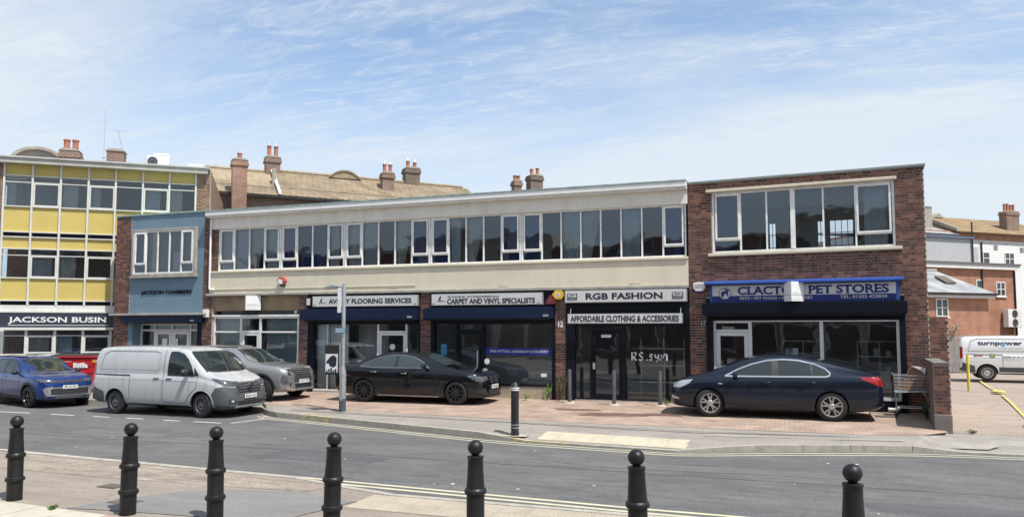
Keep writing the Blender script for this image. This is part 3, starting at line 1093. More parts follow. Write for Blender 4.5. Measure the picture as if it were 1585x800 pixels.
text('16', -15.02, -14.94, 2.875, 2.915, -.16, m_ink, sB, 'number')
text('16', -11.23, -11.15, 2.895, 2.935, -.16, m_ink, sB, 'number')
o = MB().box(-15.33, -15.13, -.15, -.032, 2.87, 3.16).build('light_box', m_black, None, (0, FY, 0), bevel=.01)
MB().box(-15.30, -15.16, -.155, -.149, 2.91, 3.13).build('diffuser', m_sign, o, recalc=False)
tag(o, 'small black framed white box left of the flooring fascia sign', 'light box')

sf = MB()
sf.box(-15.335, -15.10, -.02, .12, -.1, 2.328).box(-11.14, -11.085, -.02, .12, -.1, 2.328)
sf.box(-15.10, -11.14, .0, .12, 2.26, 2.328)
fB = sf.build('shopfront_frame', m_navy_dark, par, recalc=False)
sf = MB().box(-12.66, -12.60, .02, .10, .05, 2.26).box(-11.62, -11.56, .02, .10, .05, 2.26).box(-12.60, -11.62, .02, .10, 1.98, 2.04)
sf.box(-15.10, -12.66, .02, .10, .05, .09).box(-11.56, -11.14, .02, .10, .05, .09).box(-14.58, -14.56, .04, .09, .09, 2.26)
sB2 = sf.build('window_bars', m_frame, par, recalc=False)
for a, b, c, d in ((-15.10, -14.58, .09, 2.26), (-14.56, -12.66, .09, 2.26), (-12.60, -11.62, 2.04, 2.26), (-11.56, -11.14, .09, 2.26)):
    pane(fB, a, b, c, d, .06, m_shopglass)
dB = MB().ring(-12.59, -11.63, .03, 1.975, .04, .10, .08).build('door', m_frame, par, recalc=False)
pane(dB, -12.51, -11.71, .11, 1.895, .06, m_shopglass)
MB().box(-15.12, -11.1, -.02, .14, -.1, .045).build('threshold', m_concrete, par, recalc=False)
for x0, x1, y0, lab in ((-15.09, -14.62, .25, 'tall pale screen panel at the left end of the flooring shop window'), (-14.60, -13.9, .28, 'wider pale screen panel behind the poster board in the flooring shop window')):
    o = MB().box(x0, x1, y0, y0 + .035, .03, 2.5).build('display_screen', mat('screen_white', (0.80, 0.83, 0.80), 0.6, var=0.05), None, (0, FY, 0), recalc=False)
    tag(o, lab, 'screen panel')
for i, (x, z, s_) in enumerate(((-14.3, 1.52, 'FIT'), (-13.75, 1.52, 'CARPETS'), (-13.15, 1.52, 'VINYL'), (-14.1, 1.28, 'FREE'), (-13.4, 1.0, 'FREE UNDERLAY'))):
    text(s_, x, x + .07 * len(s_), z, z + .065, .057, m_white, fB, 'window_lettering', depth=.002)
o = MB().lathe([(0, 0), (.10, 0), (.10, .012), (0, .012)], 18, (-12.1, .03, 1.52), 'y').build('door_sticker', m_white, None, (0, FY, 0))
tag(o, 'round white sticker on the flooring shop door glass', 'sticker')

# ---- unit C
sC = sign_board('shop_sign', 'white fascia sign about carpet and vinyl left of the yellow alarm box', -10.62, -6.90, 2.84, 3.21, (0, FY, 0), -.16, -.031)
text('CARPET AND VINYL SPECIALISTS', -10.06, -7.14, 2.89, 3.055, -.16, m_ink, sC, bold=.03, split=True)
text('TEL: 01255 688 508   WWW.AVELEYFLOORING.CO.UK', -10.04, -8.30, 3.09, 3.14, -.16, m_ink, sC, 'small_lettering')
carpet_logo(sC, -10.32, 3.03, .22, -.16)
text('14', -10.58, -10.50, 2.88, 2.92, -.16, m_ink, sC, 'number')
text('14', -7.07, -6.99, 2.88, 2.92, -.16, m_ink, sC, 'number')
sf = MB().box(-10.695, -10.56, -.02, .12, -.1, 2.328).box(-6.66, -6.555, -.02, .12, -.1, 2.328).box(-10.56, -6.66, .0, .12, 2.25, 2.328)
sf.box(-9.83, -9.76, .0, .12, 0, 2.25).box(-8.95, -8.86, .0, .12, 0, 2.25)
sf.box(-8.86, -6.66, .0, .12, .36, .43).box(-10.56, -9.83, .0, .12, .05, .12).box(-9.76, -8.95, .0, .12, 2.02, 2.09)
fC = sf.build('shopfront_frame', m_navy_dark, par, recalc=False)
for a, b, c, d in ((-10.56, -9.83, .12, 2.25), (-9.76, -8.95, 2.09, 2.25), (-8.86, -6.66, .43, 2.25)):
    pane(fC, a, b, c, d, .06, m_shopglass)
dC = MB().ring(-9.755, -8.955, .03, 2.015, .03, .10, .085).build('door', m_navy_dark, par, recalc=False)
pane(dC, -9.67, -9.04, .12, 1.93, .06, m_shopglass)
MB().tube([(-9.08, .03, .85), (-9.08, -.03, .88), (-9.08, -.03, 1.4), (-9.08, .03, 1.43)], .016).build('handle', m_steel, dC)
MB().box(-8.9, -6.56, .02, .28, -.12, .358).build('stall_riser', mat('buff_plinth', (0.36, 0.31, 0.22), 0.9, var=0.2, bump=0.3, streak=0.3), par, recalc=False)
MB().box(-10.7, -8.86, .0, .28, -.12, .045).build('threshold', m_concrete, par, recalc=False)
o = thing('window_banner', 'blue banner with white lettering across the carpet shop window', 'banner', (0, FY, 0))
MB().box(-8.85, -6.67, .040, .048, 1.31, 1.52).build('cloth', mat('banner_blue', (0.012, 0.02, 0.20), 0.6, var=0.1), o, recalc=False)
text('FREE FITTING, UNDERLAY & DELIVERY', -8.68, -6.78, 1.37, 1.455, .040, m_white, o, depth=.002)
o = MB().lathe([(0, 0), (.09, 0), (.09, .01), (0, .01)], 18, (-8.78, .03, 1.10), 'y').build('door_sticker', m_white, None, (0, FY, 0))
tag(o, 'round white sticker low in the carpet shop window', 'sticker')
o = MB().box(-10.36, -10.16, .045, .05, 1.28, 1.62).build('window_poster', mat('poster_blue', (0.05, 0.22, 0.36), 0.6, var=0.3, scale=12), None, (0, FY, 0), recalc=False)
tag(o, 'pale blue poster in the narrow window left of the carpet shop door', 'poster')
o = MB().box(-7.02, -6.84, .046, .05, .66, .76).build('window_notice', m_white, None, (0, FY, 0), recalc=False)
tag(o, 'little white notice at the bottom right of the carpet shop window', 'notice')

# ---- unit D
sD = sign_board('shop_sign', 'white fascia sign reading fashion in bold black letters', -6.21, -2.62, 2.88, 3.25, (0, FY, 0), -.16, -.011)
text('RGB FASHION', -5.56, -3.30, 2.97, 3.16, -.16, m_ink, sD, bold=.03, split=True)
for x in (-6.13, -3.03):
    MB().box(x, x + .31, -.168, -.16, 2.965, 3.155).build('badge', m_ink, sD, recalc=False)
    text('RGB', x + .02, x + .29, 3.035, 3.145, -.168, m_sign, sD, 'badge_lettering', bold=.03, depth=.003)
    text('FASHION', x + .02, x + .29, 2.98, 3.015, -.168, m_sign, sD, 'badge_lettering', depth=.003)
sD2 = sign_board('shop_sign', 'lower white board about clothing and accessories hung below the fashion sign', -6.09, -2.73, 2.26, 2.55, (0, FY, 0), -.30, -.22)
text('AFFORDABLE CLOTHING & ACCESSORIES', -5.99, -2.83, 2.315, 2.495, -.30, m_ink, sD2, bold=.028, split=True)
for x in (-6.03, -2.80):
    MB().tube([(x, -.215, 2.45), (x, -.10, 2.70), (x, -.0, 2.72)], .012).build('bracket', m_steel, sD2)
sf = MB().box(-6.215, -5.94, -.02, .12, -.1, 2.255).box(-2.72, XR, -.02, .12, -.1, 2.255).box(-5.94, -2.72, .0, .12, 2.18, 2.255)
sf.box(-5.49, -5.40, .0, .12, .05, 2.18).box(-4.54, -4.45, .0, .12, .05, 2.18).box(-5.94, -5.49, .0, .12, .03, .07).box(-4.45, -2.72, .0, .12, .03, .07).box(-5.40, -4.54, .0, .12, 2.06, 2.12)
fD = sf.build('shopfront_frame', m_navy_dark, par, recalc=False)
for a, b, c, d in ((-5.94, -5.49, .07, 2.18), (-4.45, -2.72, .07, 2.18), (-5.40, -4.54, 2.12, 2.18)):
    pane(fD, a, b, c, d, .06, m_shopglass)
dD = MB().ring(-5.395, -4.545, .03, 2.055, .03, .10, .075).box(-5.32, -4.62, .035, .10, .105, .2).build('door', m_navy_dark, par, recalc=False)
pane(dD, -5.32, -4.62, .2, 1.98, .06, m_shopglass)
MB().box(-5.41, -5.33, .0, .03, .92, 1.12).build('lock_plate', m_steel, dD, bevel=.008)
MB().box(-5.15, -4.85, .045, .055, 1.86, 1.94).build('letter_plate', m_sign, dD, recalc=False)
MB().box(-6.2, XR, -.02, .28, -.12, .028).build('threshold', m_concrete, par, recalc=False)
# graffiti strokes
gr = thing('graffiti', 'white hand-sprayed letters on the fashion shop window', 'graffiti', (0, FY, 0))
GL = {'R': [[(0, 0), (0, 1), (.45, 1), (.55, .75), (.4, .5), (.05, .45), (.6, 0)]], 'S': [[(.55, .9), (.3, 1), (.05, .8), (.2, .55), (.5, .4), (.5, .1), (.25, 0), (0, .1)]], '.': [[(.2, 0), (.26, .12)]],
      's': [[(.5, .75), (.2, .8), (.1, .6), (.4, .4), (.4, .1), (.05, .05)]], 'Y': [[(0, .8), (.1, .4), (.4, .4)], [(.5, .8), (.45, .1), (.2, -.15)]], 'M': [[(0, 0), (.1, .8), (.3, .3), (.5, .85), (.75, .8), (.8, 0)]]}
gx = -4.24
for ch in 'RS.sYM':
    st = MB()
    for line in GL[ch]:
        st.tube([(gx + p[0] * .22, .05, 1.20 + p[1] * .22) for p in line], .022, 6)
    st.build('letter', m_white, gr)
    gx += {'R': .2, 'S': .19, '.': .1, 's': .17, 'Y': .17, 'M': .2}[ch]
# clothes rail and shelf inside
o = MB()
for x in (-4.2, -3.5, -2.9):
    o.box(x, x + .03, 1.2, 1.23, .03, 1.8)
for z in (.5, 1.0, 1.5):
    o.box(-4.2, -2.87, 1.0, 1.4, z, z + .03)
o = o.build('shelf_rack', m_steel, None, (0, FY, 0), recalc=False)
tag(o, 'bare metal shelf rack inside the fashion shop', 'shelf rack')

# ================================================================== RIGHT END: brick pet shop (turned 5 degrees towards the street)
PJ, PA = (-2.57, 22.05, 0), R(-5)
pet = thing('brick_corner_shop', 'two-storey dark brick end block with the pet shop under a blue sign', 'building', PJ, PA)
PW = 5.98
holes = [(0.66, 5.31, 4.22, 5.95), (0.48, 5.45, -.4, 2.96)]
brick_wall(pet, [(0.0, PW, -.15, 6.24)], holes, thick=.22, singles=300, name='brick_wall', seed=5,
           sort=lambda bs: (lambda i: (-(round(bs[i][1] - bs[i][0], 3) >= .21), -bs[i][0])))
MB().box(0, .22, .24, 4.3, -.4, 6.24).box(PW - .22, PW, .24, 4.3, -.4, 6.24).box(.22, PW - .22, 4.2, 4.3, -.4, 3.25).build('side_wall', m_mortar, pet, recalc=False)
MB().box(.22, PW - .22, .24, 4.3, 3.25, 3.5).build('floor_slab', m_inside, pet, recalc=False)
MB().box(.22, PW - .22, .24, 4.3, 6.0, 6.2).build('ceiling_slab', m_inside, pet, recalc=False)
MB().box(.22, PW - .22, .3, 4.2, -.4, .03).build('shop_floor', MATS['shop_floor'], pet, recalc=False)
# rear wall of the upper room with the two small-paned windows that show through
RW = [(1.75, 1.99), (3.22, 3.45), (3.58, 4.30)]
xs_ = [.22] + [v for a_, b_ in RW for v in (a_, b_)] + [PW - .22]
w = MB().box(.22, PW - .22, 4.2, 4.3, 5.56, 6.0)
for k in range(0, len(xs_), 2):
    w.box(xs_[k], xs_[k + 1], 4.2, 4.3, 3.5, 5.56)
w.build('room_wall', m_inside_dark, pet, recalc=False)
for x0, x1 in RW:
    w = MB().ring(x0, x1, 3.5, 5.56, 4.22, 4.28, .03)
    for k in range(1, 5):
        w.box(x0 + .03, x1 - .03, 4.24, 4.26, 3.5 + k * .41, 3.52 + k * .41)
    n = 2 if x1 - x0 < .5 else 4
    for k in range(1, n):
        w.box(x0 + (x1 - x0) * k / n - .01, x0 + (x1 - x0) * k / n + .01, 4.235, 4.265, 3.53, 5.53)
    w.build('rear_window', m_black, pet, recalc=False)
cp = MB().box(-.02, PW + .04, -.06, 4.34, 6.245, 6.30).build('coping', mat('lead_coping', (0.22, 0.25, 0.24), 0.7, var=0.25), pet, recalc=False)
MB().box(.52, 5.36, -.09, .1, 5.952, 6.03).build('lintel', m_cream, pet, bevel=.015)
MB().box(.56, 5.44, -.11, .15, 4.14, 4.22).build('sill', m_cream, pet, bevel=.012)
w, xs = ribbon(pet, .67, 5.30, 4.225, 5.948, 0.08, 'cffffc', fw=.06, weights=[.78, .76, .74, .84, .86, .94])
MB().box(xs[3] - .06, xs[3] + .06, .04, .13, 4.29, 5.89).build('mullion', m_frame, w, recalc=False)
curtain(pet, xs[0] + .04, xs[1] - .3, 4.28, 5.88, .3, m_blue_curtain)
curtain(pet, xs[5] + .2, xs[6] - .1, 4.28, 5.88, .34, m_grey_curtain)
# shopfront
MB().box(.48, 5.45, .0, .25, 2.34, 2.96).build('fascia_backing', m_navy_dark, pet, recalc=False)
shutter_box(pet, .40, 5.50, 2.50, 2.82, -.30, m_navy_dark)
MB().box(.481, .655, -.10, .15, -.12, 2.339).build('shutter_guide', m_navy_dark, pet, recalc=False)
MB().box(5.315, 5.449, -.10, .15, -.12, 2.339).build('shutter_guide', m_navy_dark, pet, recalc=False)
sf = MB().box(.66, .72, .0, .12, .0, 2.335).box(1.60, 1.69, .0, .12, .0, 2.335).box(3.42, 3.51, .0, .12, .28, 2.335).box(5.24, 5.31, .0, .12, .28, 2.335)
sf.box(.72, 1.60, .0, .12, 2.27, 2.335).box(.72, 1.60, .0, .12, 2.03, 2.09).box(1.69, 3.42, .0, .12, 2.30, 2.335).box(3.51, 5.24, .0, .12, 2.30, 2.335)
sf.box(1.69, 3.42, .0, .12, .28, .36).box(3.51, 5.24, .0, .12, .28, .36)
fP = sf.build('shopfront_frame', m_frame2, pet, recalc=False)
for a, b, c, d in ((.72, 1.60, 2.09, 2.27), (1.69, 3.42, .36, 2.30), (3.51, 5.24, .36, 2.30)):
    pane(fP, a, b, c, d, .06, m_shopglass)
dP = MB().ring(.725, 1.595, .03, 2.025, .02, .10, .11).build('door', m_frame2, pet, recalc=False)
pane(dP, .835, 1.485, .14, 1.915, .06, m_shopglass)
MB().tube([(.78, .02, .95), (.78, -.03, .96), (.78, -.03, 1.12), (.78, .02, 1.13)], .014).build('handle', m_steel, dP)
MB().box(1.60, 5.45, .0, .25, -.12, .278).build('stall_riser', m_navy_dark, pet, recalc=False)
MB().box(.66, 1.60, -.04, .25, -.12, .02).build('threshold', m_concrete, pet, recalc=False)
# things in the pet shop window
def in_pet(x, y, z=0.0):
    c, s_ = math.cos(PA), math.sin(PA)
    return (PJ[0] + x * c - y * s_, PJ[1] + x * s_ + y * c, z)


for i, (x, z, w_, h_, mm, lab) in enumerate(((1.12, 1.12, .25, .34, mat('poster_pale', (0.55, 0.40, 0.38), .6, var=.35, scale=14), 'pale pink notice low on the pet shop door glass'),
                                             (1.38, .96, .16, .24, mat('poster_multi', (0.12, 0.18, 0.45), .6, var=.5, scale=16), 'small blue and yellow notice beside the pink one on the door'),
                                             (1.86, 1.20, .13, .22, mat('poster_yellow', (0.5, 0.45, 0.12), .6, var=.3, scale=12), 'yellow card in the pet shop window next to the door'),
                                             (2.8, 1.5, .14, .18, m_white, 'small white notice in the middle of the pet shop window'),
                                             (1.05, 2.12, .32, .10, m_net, 'open sign card hung in the fanlight above the pet shop door'))):
    o = MB().box(-w_ / 2, w_ / 2, 0, .004, -h_ / 2, h_ / 2).build('window_notice', mm, None, in_pet(x, .075 if i > 1 else .065, z), PA, recalc=False)
    tag(o, lab, 'notice')
for k, (x, y, lab) in enumerate(((2.35, 1.3, 'wire shelf rack inside the left pet shop window'), (4.3, 1.6, 'wire shelf rack inside the right pet shop window'))):
    o = MB()
    for a in (0, .55, 1.1):
        o.box(a, a + .025, 0, .025, 0, 1.75)
    for z in (.45, .9, 1.3, 1.72):
        o.box(0, 1.12, -.02, .35, z, z + .025)
    for q in range(7):
        a = random.uniform(.05, .95)
        z = random.choice((.475, .925, 1.325))
        o.box(a, a + .12, .05, .25, z, z + random.uniform(.1, .25), 1)
    o = o.build('shelf_rack', [m_steel, m_net], None, in_pet(x, y, .03), PA, recalc=False)
    tag(o, lab, 'shelf rack')
# fascia sign
ps = thing('pet_shop_sign', 'blue and white boxed sign over the pet shop with navy serif letters', 'sign', PJ, PA)
m_sblue = mat('sign_blue', (0.020, 0.065, 0.30), 0.5, var=0.15, streak=.2, streak_col=(.12, .16, .25))
m_dblue = mat('sign_dark_blue', (0.009, 0.018, 0.15), 0.5, var=0.08)
MB().box(.60, 5.34, -.16, -.001, 2.84, 3.33).build('box', m_sblue, ps, recalc=False)
MB().prism([(-.34, 3.335), (-.34, 3.375), (-.001, 3.445), (-.001, 3.335)], 'x', .47, 5.45).build('hood', m_sblue, ps, recalc=False)
MB().box(.68, 5.26, -.175, -.161, 3.015, 3.30).build('face', m_sign, ps, recalc=False)
MB().box(.68, 5.26, -.175, -.161, 2.87, 3.0145).build('face_band', m_dblue, ps, recalc=False)
text('CLACTON PET STORES', 1.36, 5.10, 3.035, 3.265, -.175, m_dblue, ps, bold=.035, serif=True, split=True)
text('PETS \u2022 PET FOOD \u2022 ACCESSORIES', 1.42, 3.28, 2.905, 2.975, -.175, m_sign, ps, 'small_lettering', bold=.012)
text('TEL: 01255 423834', 3.95, 5.05, 2.905, 2.985, -.175, m_sign, ps, 'phone_number', bold=.012)
em = MB().lathe([(.150, 0), (.165, 0), (.165, .008), (.150, .008), (.150, 0)], 28, (1.02, -.183, 3.08), 'y').build('emblem_ring', m_dblue, ps)
MB().lathe([(0, 0), (.150, 0), (.150, .004), (0, .004)], 28, (1.02, -.181, 3.08), 'y').build('emblem_disc', m_sign, ps)
b = MB()   # dog and bird silhouettes inside the ring
b.prism([(.93, 2.98), (.97, 2.98), (1.0, 3.06), (1.05, 3.08), (1.09, 3.0), (1.12, 2.99), (1.10, 3.12), (1.14, 3.17), (1.07, 3.20), (1.03, 3.15), (.95, 3.14), (.91, 3.09)], 'y', -.187, -.181)
b.prism([(.95, 3.16), (1.03, 3.19), (1.13, 3.16), (1.05, 3.22), (.99, 3.20)], 'y', -.187, -.1815)
b.build('emblem_animals', m_dblue, ps, recalc=False)

# ================================================================== LEFT END: blue rendered bay with brick piers
BJ = (-19.60, 22.05, 0)
m_teal = mat('slate_blue_render', (0.145, 0.225, 0.285), 0.8, var=0.08, scale=1.5, bump=0.12, streak=0.18, streak_col=(0.05, 0.09, 0.13))
blu = thing('blue_office_bay', 'narrow two-storey bay with slate-blue render between brick piers and doors below', 'building', BJ)
MB().box(-3.69, -.23, .015, .25, 2.68, 4.15).box(-3.69, -.23, .015, .25, 5.74, 6.36).box(-3.69, -3.47, .015, .25, 4.15, 5.74).box(-.61, -.23, .015, .25, 4.15, 5.74).build('render_panel', m_teal, blu, recalc=False)
brick_wall(blu, [(-4.43, -3.69, -.15, 6.36)], thick=.25, singles=160, name='brick_pier', seed=21)
brick_wall(blu, [(-.23, .045, -.15, 6.36)], thick=.25, singles=120, name='brick_pier', seed=22)
MB().box(-4.43, -4.2, .26, 8, -.4, 6.36).build('side_wall', m_mortar, blu, recalc=False)
MB().box(-4.2, .04, 7.8, 8, -.4, 6.36).build('back_wall', m_mortar, blu, recalc=False)
MB().box(-4.45, .045, -.03, 8.0, 6.362, 6.42).build('roof', m_copper, blu, recalc=False)
MB().box(-4.2, .04, .26, 7.8, 3.2, 3.4).build('floor_slab', m_inside, blu, recalc=False)
bw = MB().ring(-3.55, -.53, 4.07, 5.82, -.11, .013, .08).build('bay_surround', m_concrete, blu, bevel=.01)
MB().box(-3.60, -.48, -.14, .012, 4.0, 4.068).build('bay_sill', m_concrete, blu, recalc=False)
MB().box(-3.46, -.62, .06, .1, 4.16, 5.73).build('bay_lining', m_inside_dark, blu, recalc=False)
wb, xs = ribbon(blu, -3.468, -.612, 4.152, 5.738, -.06, 'cfffc', split=.20)
curtain(blu, xs[0] + .05, xs[1] - .06, 4.25, 5.7, .04, m_blue_curtain, fold=.015)
curtain(blu, xs[1] + .2, xs[2] - .03, 4.25, 5.7, .04, m_net, fold=.015)
curtain(blu, xs[3] + .1, xs[4] - .06, 4.25, 4.95, .04, m_grey_curtain, fold=.015)
text('JACKSON CHAMBERS', -3.12, -.74, 3.34, 3.53, -.004, mat('dark_metal_letters', (0.006, 0.008, 0.012), .6, var=0, spec=.1), blu, 'raised_letters', bold=.022, depth=.006, split=True)
MB().box(-4.43, .045, -.24, .2, 2.60, 2.678).build('ledge', m_concrete, blu, bevel=.012)
MB().box(-3.9, -.1, -.18, .2, 2.33, 2.598).build('shutter_box', m_navy, blu, bevel=.012)
MB().box(-.62, -.45, -.184, -.179, 2.38, 2.43).build('maker_plate', m_steel, blu, recalc=False)
MB().box(-3.688, -3.50, .0, .5, -.15, 2.329).build('door_jamb', m_teal, blu, recalc=False)
MB().box(-.45, -.232, .0, .5, -.15, 2.329).build('door_jamb', m_navy_dark, blu, recalc=False)
df = MB().ring(-3.49, -.46, .0, 2.30, .40, .48, .06)
for x in (-2.80, -1.96, -1.12):
    df.box(x - .035, x + .035, .40, .48, .06, 2.24)
for a, b in ((-3.43, -2.835), (-2.765, -1.995), (-1.925, -1.155), (-1.085, -.52)):
    df.box(a, b, .40, .48, 2.02, 2.09)
df = df.build('entrance_frame', m_frame2, blu, recalc=False)
for i, (a, b) in enumerate(((-3.43, -2.835), (-2.765, -1.995), (-1.925, -1.155), (-1.085, -.52))):
    pane(df, a, b, 2.09, 2.24, .44, m_shopglass)
    if i in (1, 2):
        d_ = MB().ring(a + .005, b - .005, .02, 2.015, .39, .46, .11).build('door', m_frame2, blu, recalc=False)
        pane(d_, a + .115, b - .115, .13, 1.9, .43, m_shopglass)
    else:
        pane(df, a, b, .06, 2.02, .44, m_shopglass)
MB().box(-4.1, 0, 2.2, 2.3, -.1, 3.2).build('hall_wall', m_inside_dark, blu, recalc=False)
for x, lab in ((-2.0, 'white paper notice on the left entrance door'), (-1.5, 'white paper notice on the right entrance door')):
    o = MB().box(x - .45, x - .2, .414, .418, 1.45, 1.75).build('paper_notice', m_white, None, BJ, recalc=False)
    tag(o, lab + ' of the blue bay', 'notice')
o = MB().box(.0, .20, -.12, -.001, 2.52, 2.80).build('meter_box', m_frame2, None, (-19.72, 22.05, 0), bevel=.01)
tag(o, 'small white box on the brick pier right of the blue bay ledge', 'utility box')
o = MB().tube([(-19.50, FY - .06, 6.06), (-19.50, FY - .06, 3.55), (-19.46, FY - .06, 3.51), (-19.30, FY - .06, 3.51)], .035, 10).build('downpipe', m_white, None, smooth=True)
tag(o, 'thin white downpipe running down between the blue bay and cream band', 'drainpipe')

# ================================================================== YELLOW OFFICE BLOCK (turned 37.6 degrees)
YJ, YA = (-24.86, 22.75, 0), R(37.6)
m_ypanel = mat('yellow_panel', (0.53, 0.415, 0.12), 0.6, var=0.06, scale=1.5, streak=.12, streak_col=(.3, .24, .1))
m_yframe = mat('pale_mullion', (0.60, 0.60, 0.56), 0.5, var=0.1, streak=.2, streak_col=(.3, .28, .25))
m_tan = [(0.20, 0.115, 0.07), (0.24, 0.14, 0.085), (0.17, 0.095, 0.06), (0.28, 0.17, 0.10)]
yel = thing('yellow_office_block', 'three-storey office block with yellow panels and white mullion grid', 'building', YJ, YA)
YM = [-3.87, -2.92, -1.96, -1.0, -.04, .94, 1.91, 2.90]
brick_wall(yel, [(2.93, 3.45, 5.5, 8.62)], thick=.3, singles=120, cols=m_tan, name='brick_pier', seed=31)
brick_wall(yel, [(-5.2, -3.92, -.3, 8.62)], thick=.3, singles=80, cols=m_tan, name='brick_pier', seed=32)
MB().box(2.93, 3.45, .31, 9, -.4, 8.62).build('side_wall', mat('tan_wall', (0.22, 0.13, 0.08), .9, var=.15), yel, recalc=False)
MB().box(-5.2, 3.45, 8.8, 9.0, -.4, 8.62).build('back_wall', MATS['tan_wall'], yel, recalc=False)
rf = MB().box(-5.3, 3.35, -.30, 9.1, 8.41, 8.60).build('roof', mat('stone_fascia', (0.42, 0.41, 0.36), .85, var=.12, streak=.35, streak_col=(.2, .18, .16)), yel, recalc=False)
MB().box(-5.34, 3.42, -.36, 9.15, 8.602, 8.66).build('coping', mat('coping_grey', (0.45, 0.45, 0.43), .8), rf, recalc=False)
for z in (2.9, 5.7):
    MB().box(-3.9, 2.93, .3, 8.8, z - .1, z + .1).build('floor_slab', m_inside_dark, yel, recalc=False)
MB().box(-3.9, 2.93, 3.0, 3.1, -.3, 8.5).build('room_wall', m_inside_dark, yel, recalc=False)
ROWS = [('p', 7.98, 8.49), ('t', 7.73, 7.96), ('w', 6.80, 7.73), ('p', 5.82, 6.76), ('d', 5.62, 5.80), ('p', 5.17, 5.60), ('t', 4.92, 5.15), ('w', 4.06, 4.92),
        ('p', 3.20, 4.02), ('d', 3.0, 3.18), ('t', 1.86, 2.03), ('w', 1.18, 1.86)]
for i, (a, b) in enumerate(zip(YM, YM[1:])):
    for kind, z0, z1 in ROWS:
        if z1 < 5.5 and a > 1.5:
            continue                                   # hidden behind the blue bay
        x0, x1 = a + .035, b - .035
        if kind == 'p':
            MB().box(x0, x1, .045, .09, z0, z1).build('panel', m_ypanel, yel, recalc=False)
        elif kind == 'd':
            MB().box(x0, x1, .06, .10, z0, z1).build('panel', m_navy_dark, yel, recalc=False)
        elif kind == 't':
            pane(yel, x0, x1, z0, z1, .06)
        else:
            op = (i + (0 if z0 > 6 else 0)) % 2 == 1
            w = MB()
            if op:
                w.ring(x0 + .002, x1 - .002, z0 + .002, z1 - .03, -.01, .06, .05)
                w.box(x0 + .002, x1 - .002, -.015, .07, z1 - .029, z1)
                w = w.build('window', m_yframe, yel, recalc=False)
                pane(w, x0 + .052, x1 - .052, z0 + .052, z1 - .08, .03)
            else:
                w.box(x0, x1, .0, .07, z1 - .03, z1)
                w = w.build('window', m_yframe, yel, recalc=False)
                pane(w, x0, x1, z0, z1 - .03, .05)
            if (i * 7 + int(z0)) % 3 != 1:
                curtain(yel, x0, x0 + (x1 - x0) * (.35 + .6 * ((i * 37) % 10) / 10), z0, z1, .22, m_grey_curtain if (i + int(z0)) % 2 else m_net, fold=.04)
for z in (8.49, 7.965, 6.78, 5.80, 5.605, 5.155, 4.04, 3.18, 2.985):
    x1 = 2.93 if z > 5.5 else 1.5
    MB().box(-3.9, x1, -.02, .10, z - .02, z + .02).build('transom', m_yframe, yel, recalc=False)
for x in YM:
    MB().box(x - .033, x + .033, -.04, .10, (5.2 if x > 1.5 else 2.99), 8.49).build('mullion', m_yframe, yel, recalc=False)
    if x < 1:
        MB().box(x - .045, x + .045, -.03, .10, 1.17, 2.04).build('mullion', m_yframe, yel, recalc=False)
MB().box(-3.92, 1.0, -.05, .2, 1.10, 1.165).build('sill', m_yframe, yel, recalc=False)
MB().box(-3.92, 1.0, .0, .2, -.3, 1.02).build('stall_riser', m_white, yel, recalc=False)
MB().box(-3.92, 1.0, -.01, .2, 1.02, 1.098).build('dark_band', m_navy_dark, yel, recalc=False)
MB().box(-3.92, 1.0, -.03, .2, 2.78, 2.962).build('head_band', m_yframe, yel, recalc=False)
sy = thing('office_sign', 'dark slate sign band with white capital letters on the yellow office block', 'sign', YJ, YA)
MB().box(-3.95, .65, -.13, -.031, 2.16, 2.72).build('board', mat('slate_sign', (0.025, 0.035, 0.055), .55, var=.1), sy, recalc=False)
MB().box(-3.97, .66, -.15, .0, 2.721, 2.776).build('trim', m_yframe, sy, recalc=False)
MB().box(-3.97, .66, -.15, .0, 2.06, 2.158).build('trim', m_yframe, sy, recalc=False)
text('JACKSON BUSIN', -3.50, -.18, 2.29, 2.56, -.13, m_white, sy, bold=.02, split=True)
MB().box(-3.50, -.1, -.135, -.131, 2.235, 2.255).build('underline', m_white, sy, recalc=False)


def on_yel(x, y, z):
    c, s_ = math.cos(YA), math.sin(YA)
    return (YJ[0] + x * c - y * s_, YJ[1] + x * s_ + y * c, z)


m_cbrick = tile_mat('chimney_brick', (0.23, 0.11, 0.07), (0.15, 0.085, 0.06), (0.30, 0.26, 0.22), .225, .075, .012)
m_cbrick2 = tile_mat('orange_brick', (0.42, 0.165, 0.08), (0.35, 0.14, 0.072), (0.33, 0.25, 0.2), .225, .075, .010)
m_cbrick3 = tile_mat('soot_brick', (0.16, 0.10, 0.065), (0.10, 0.07, 0.05), (0.24, 0.21, 0.18), .225, .075, .012)
m_cbrick4 = tile_mat('red_brown_brick', (0.30, 0.135, 0.08), (0.23, 0.11, 0.07), (0.32, 0.26, 0.21), .225, .075, .012)
m_pot = mat('terracotta_pot', (0.34, 0.13, 0.08), .85, var=.2, scale=6)
m_cap = mat('mortar_cap', (0.33, 0.30, 0.25), .9, var=.2)


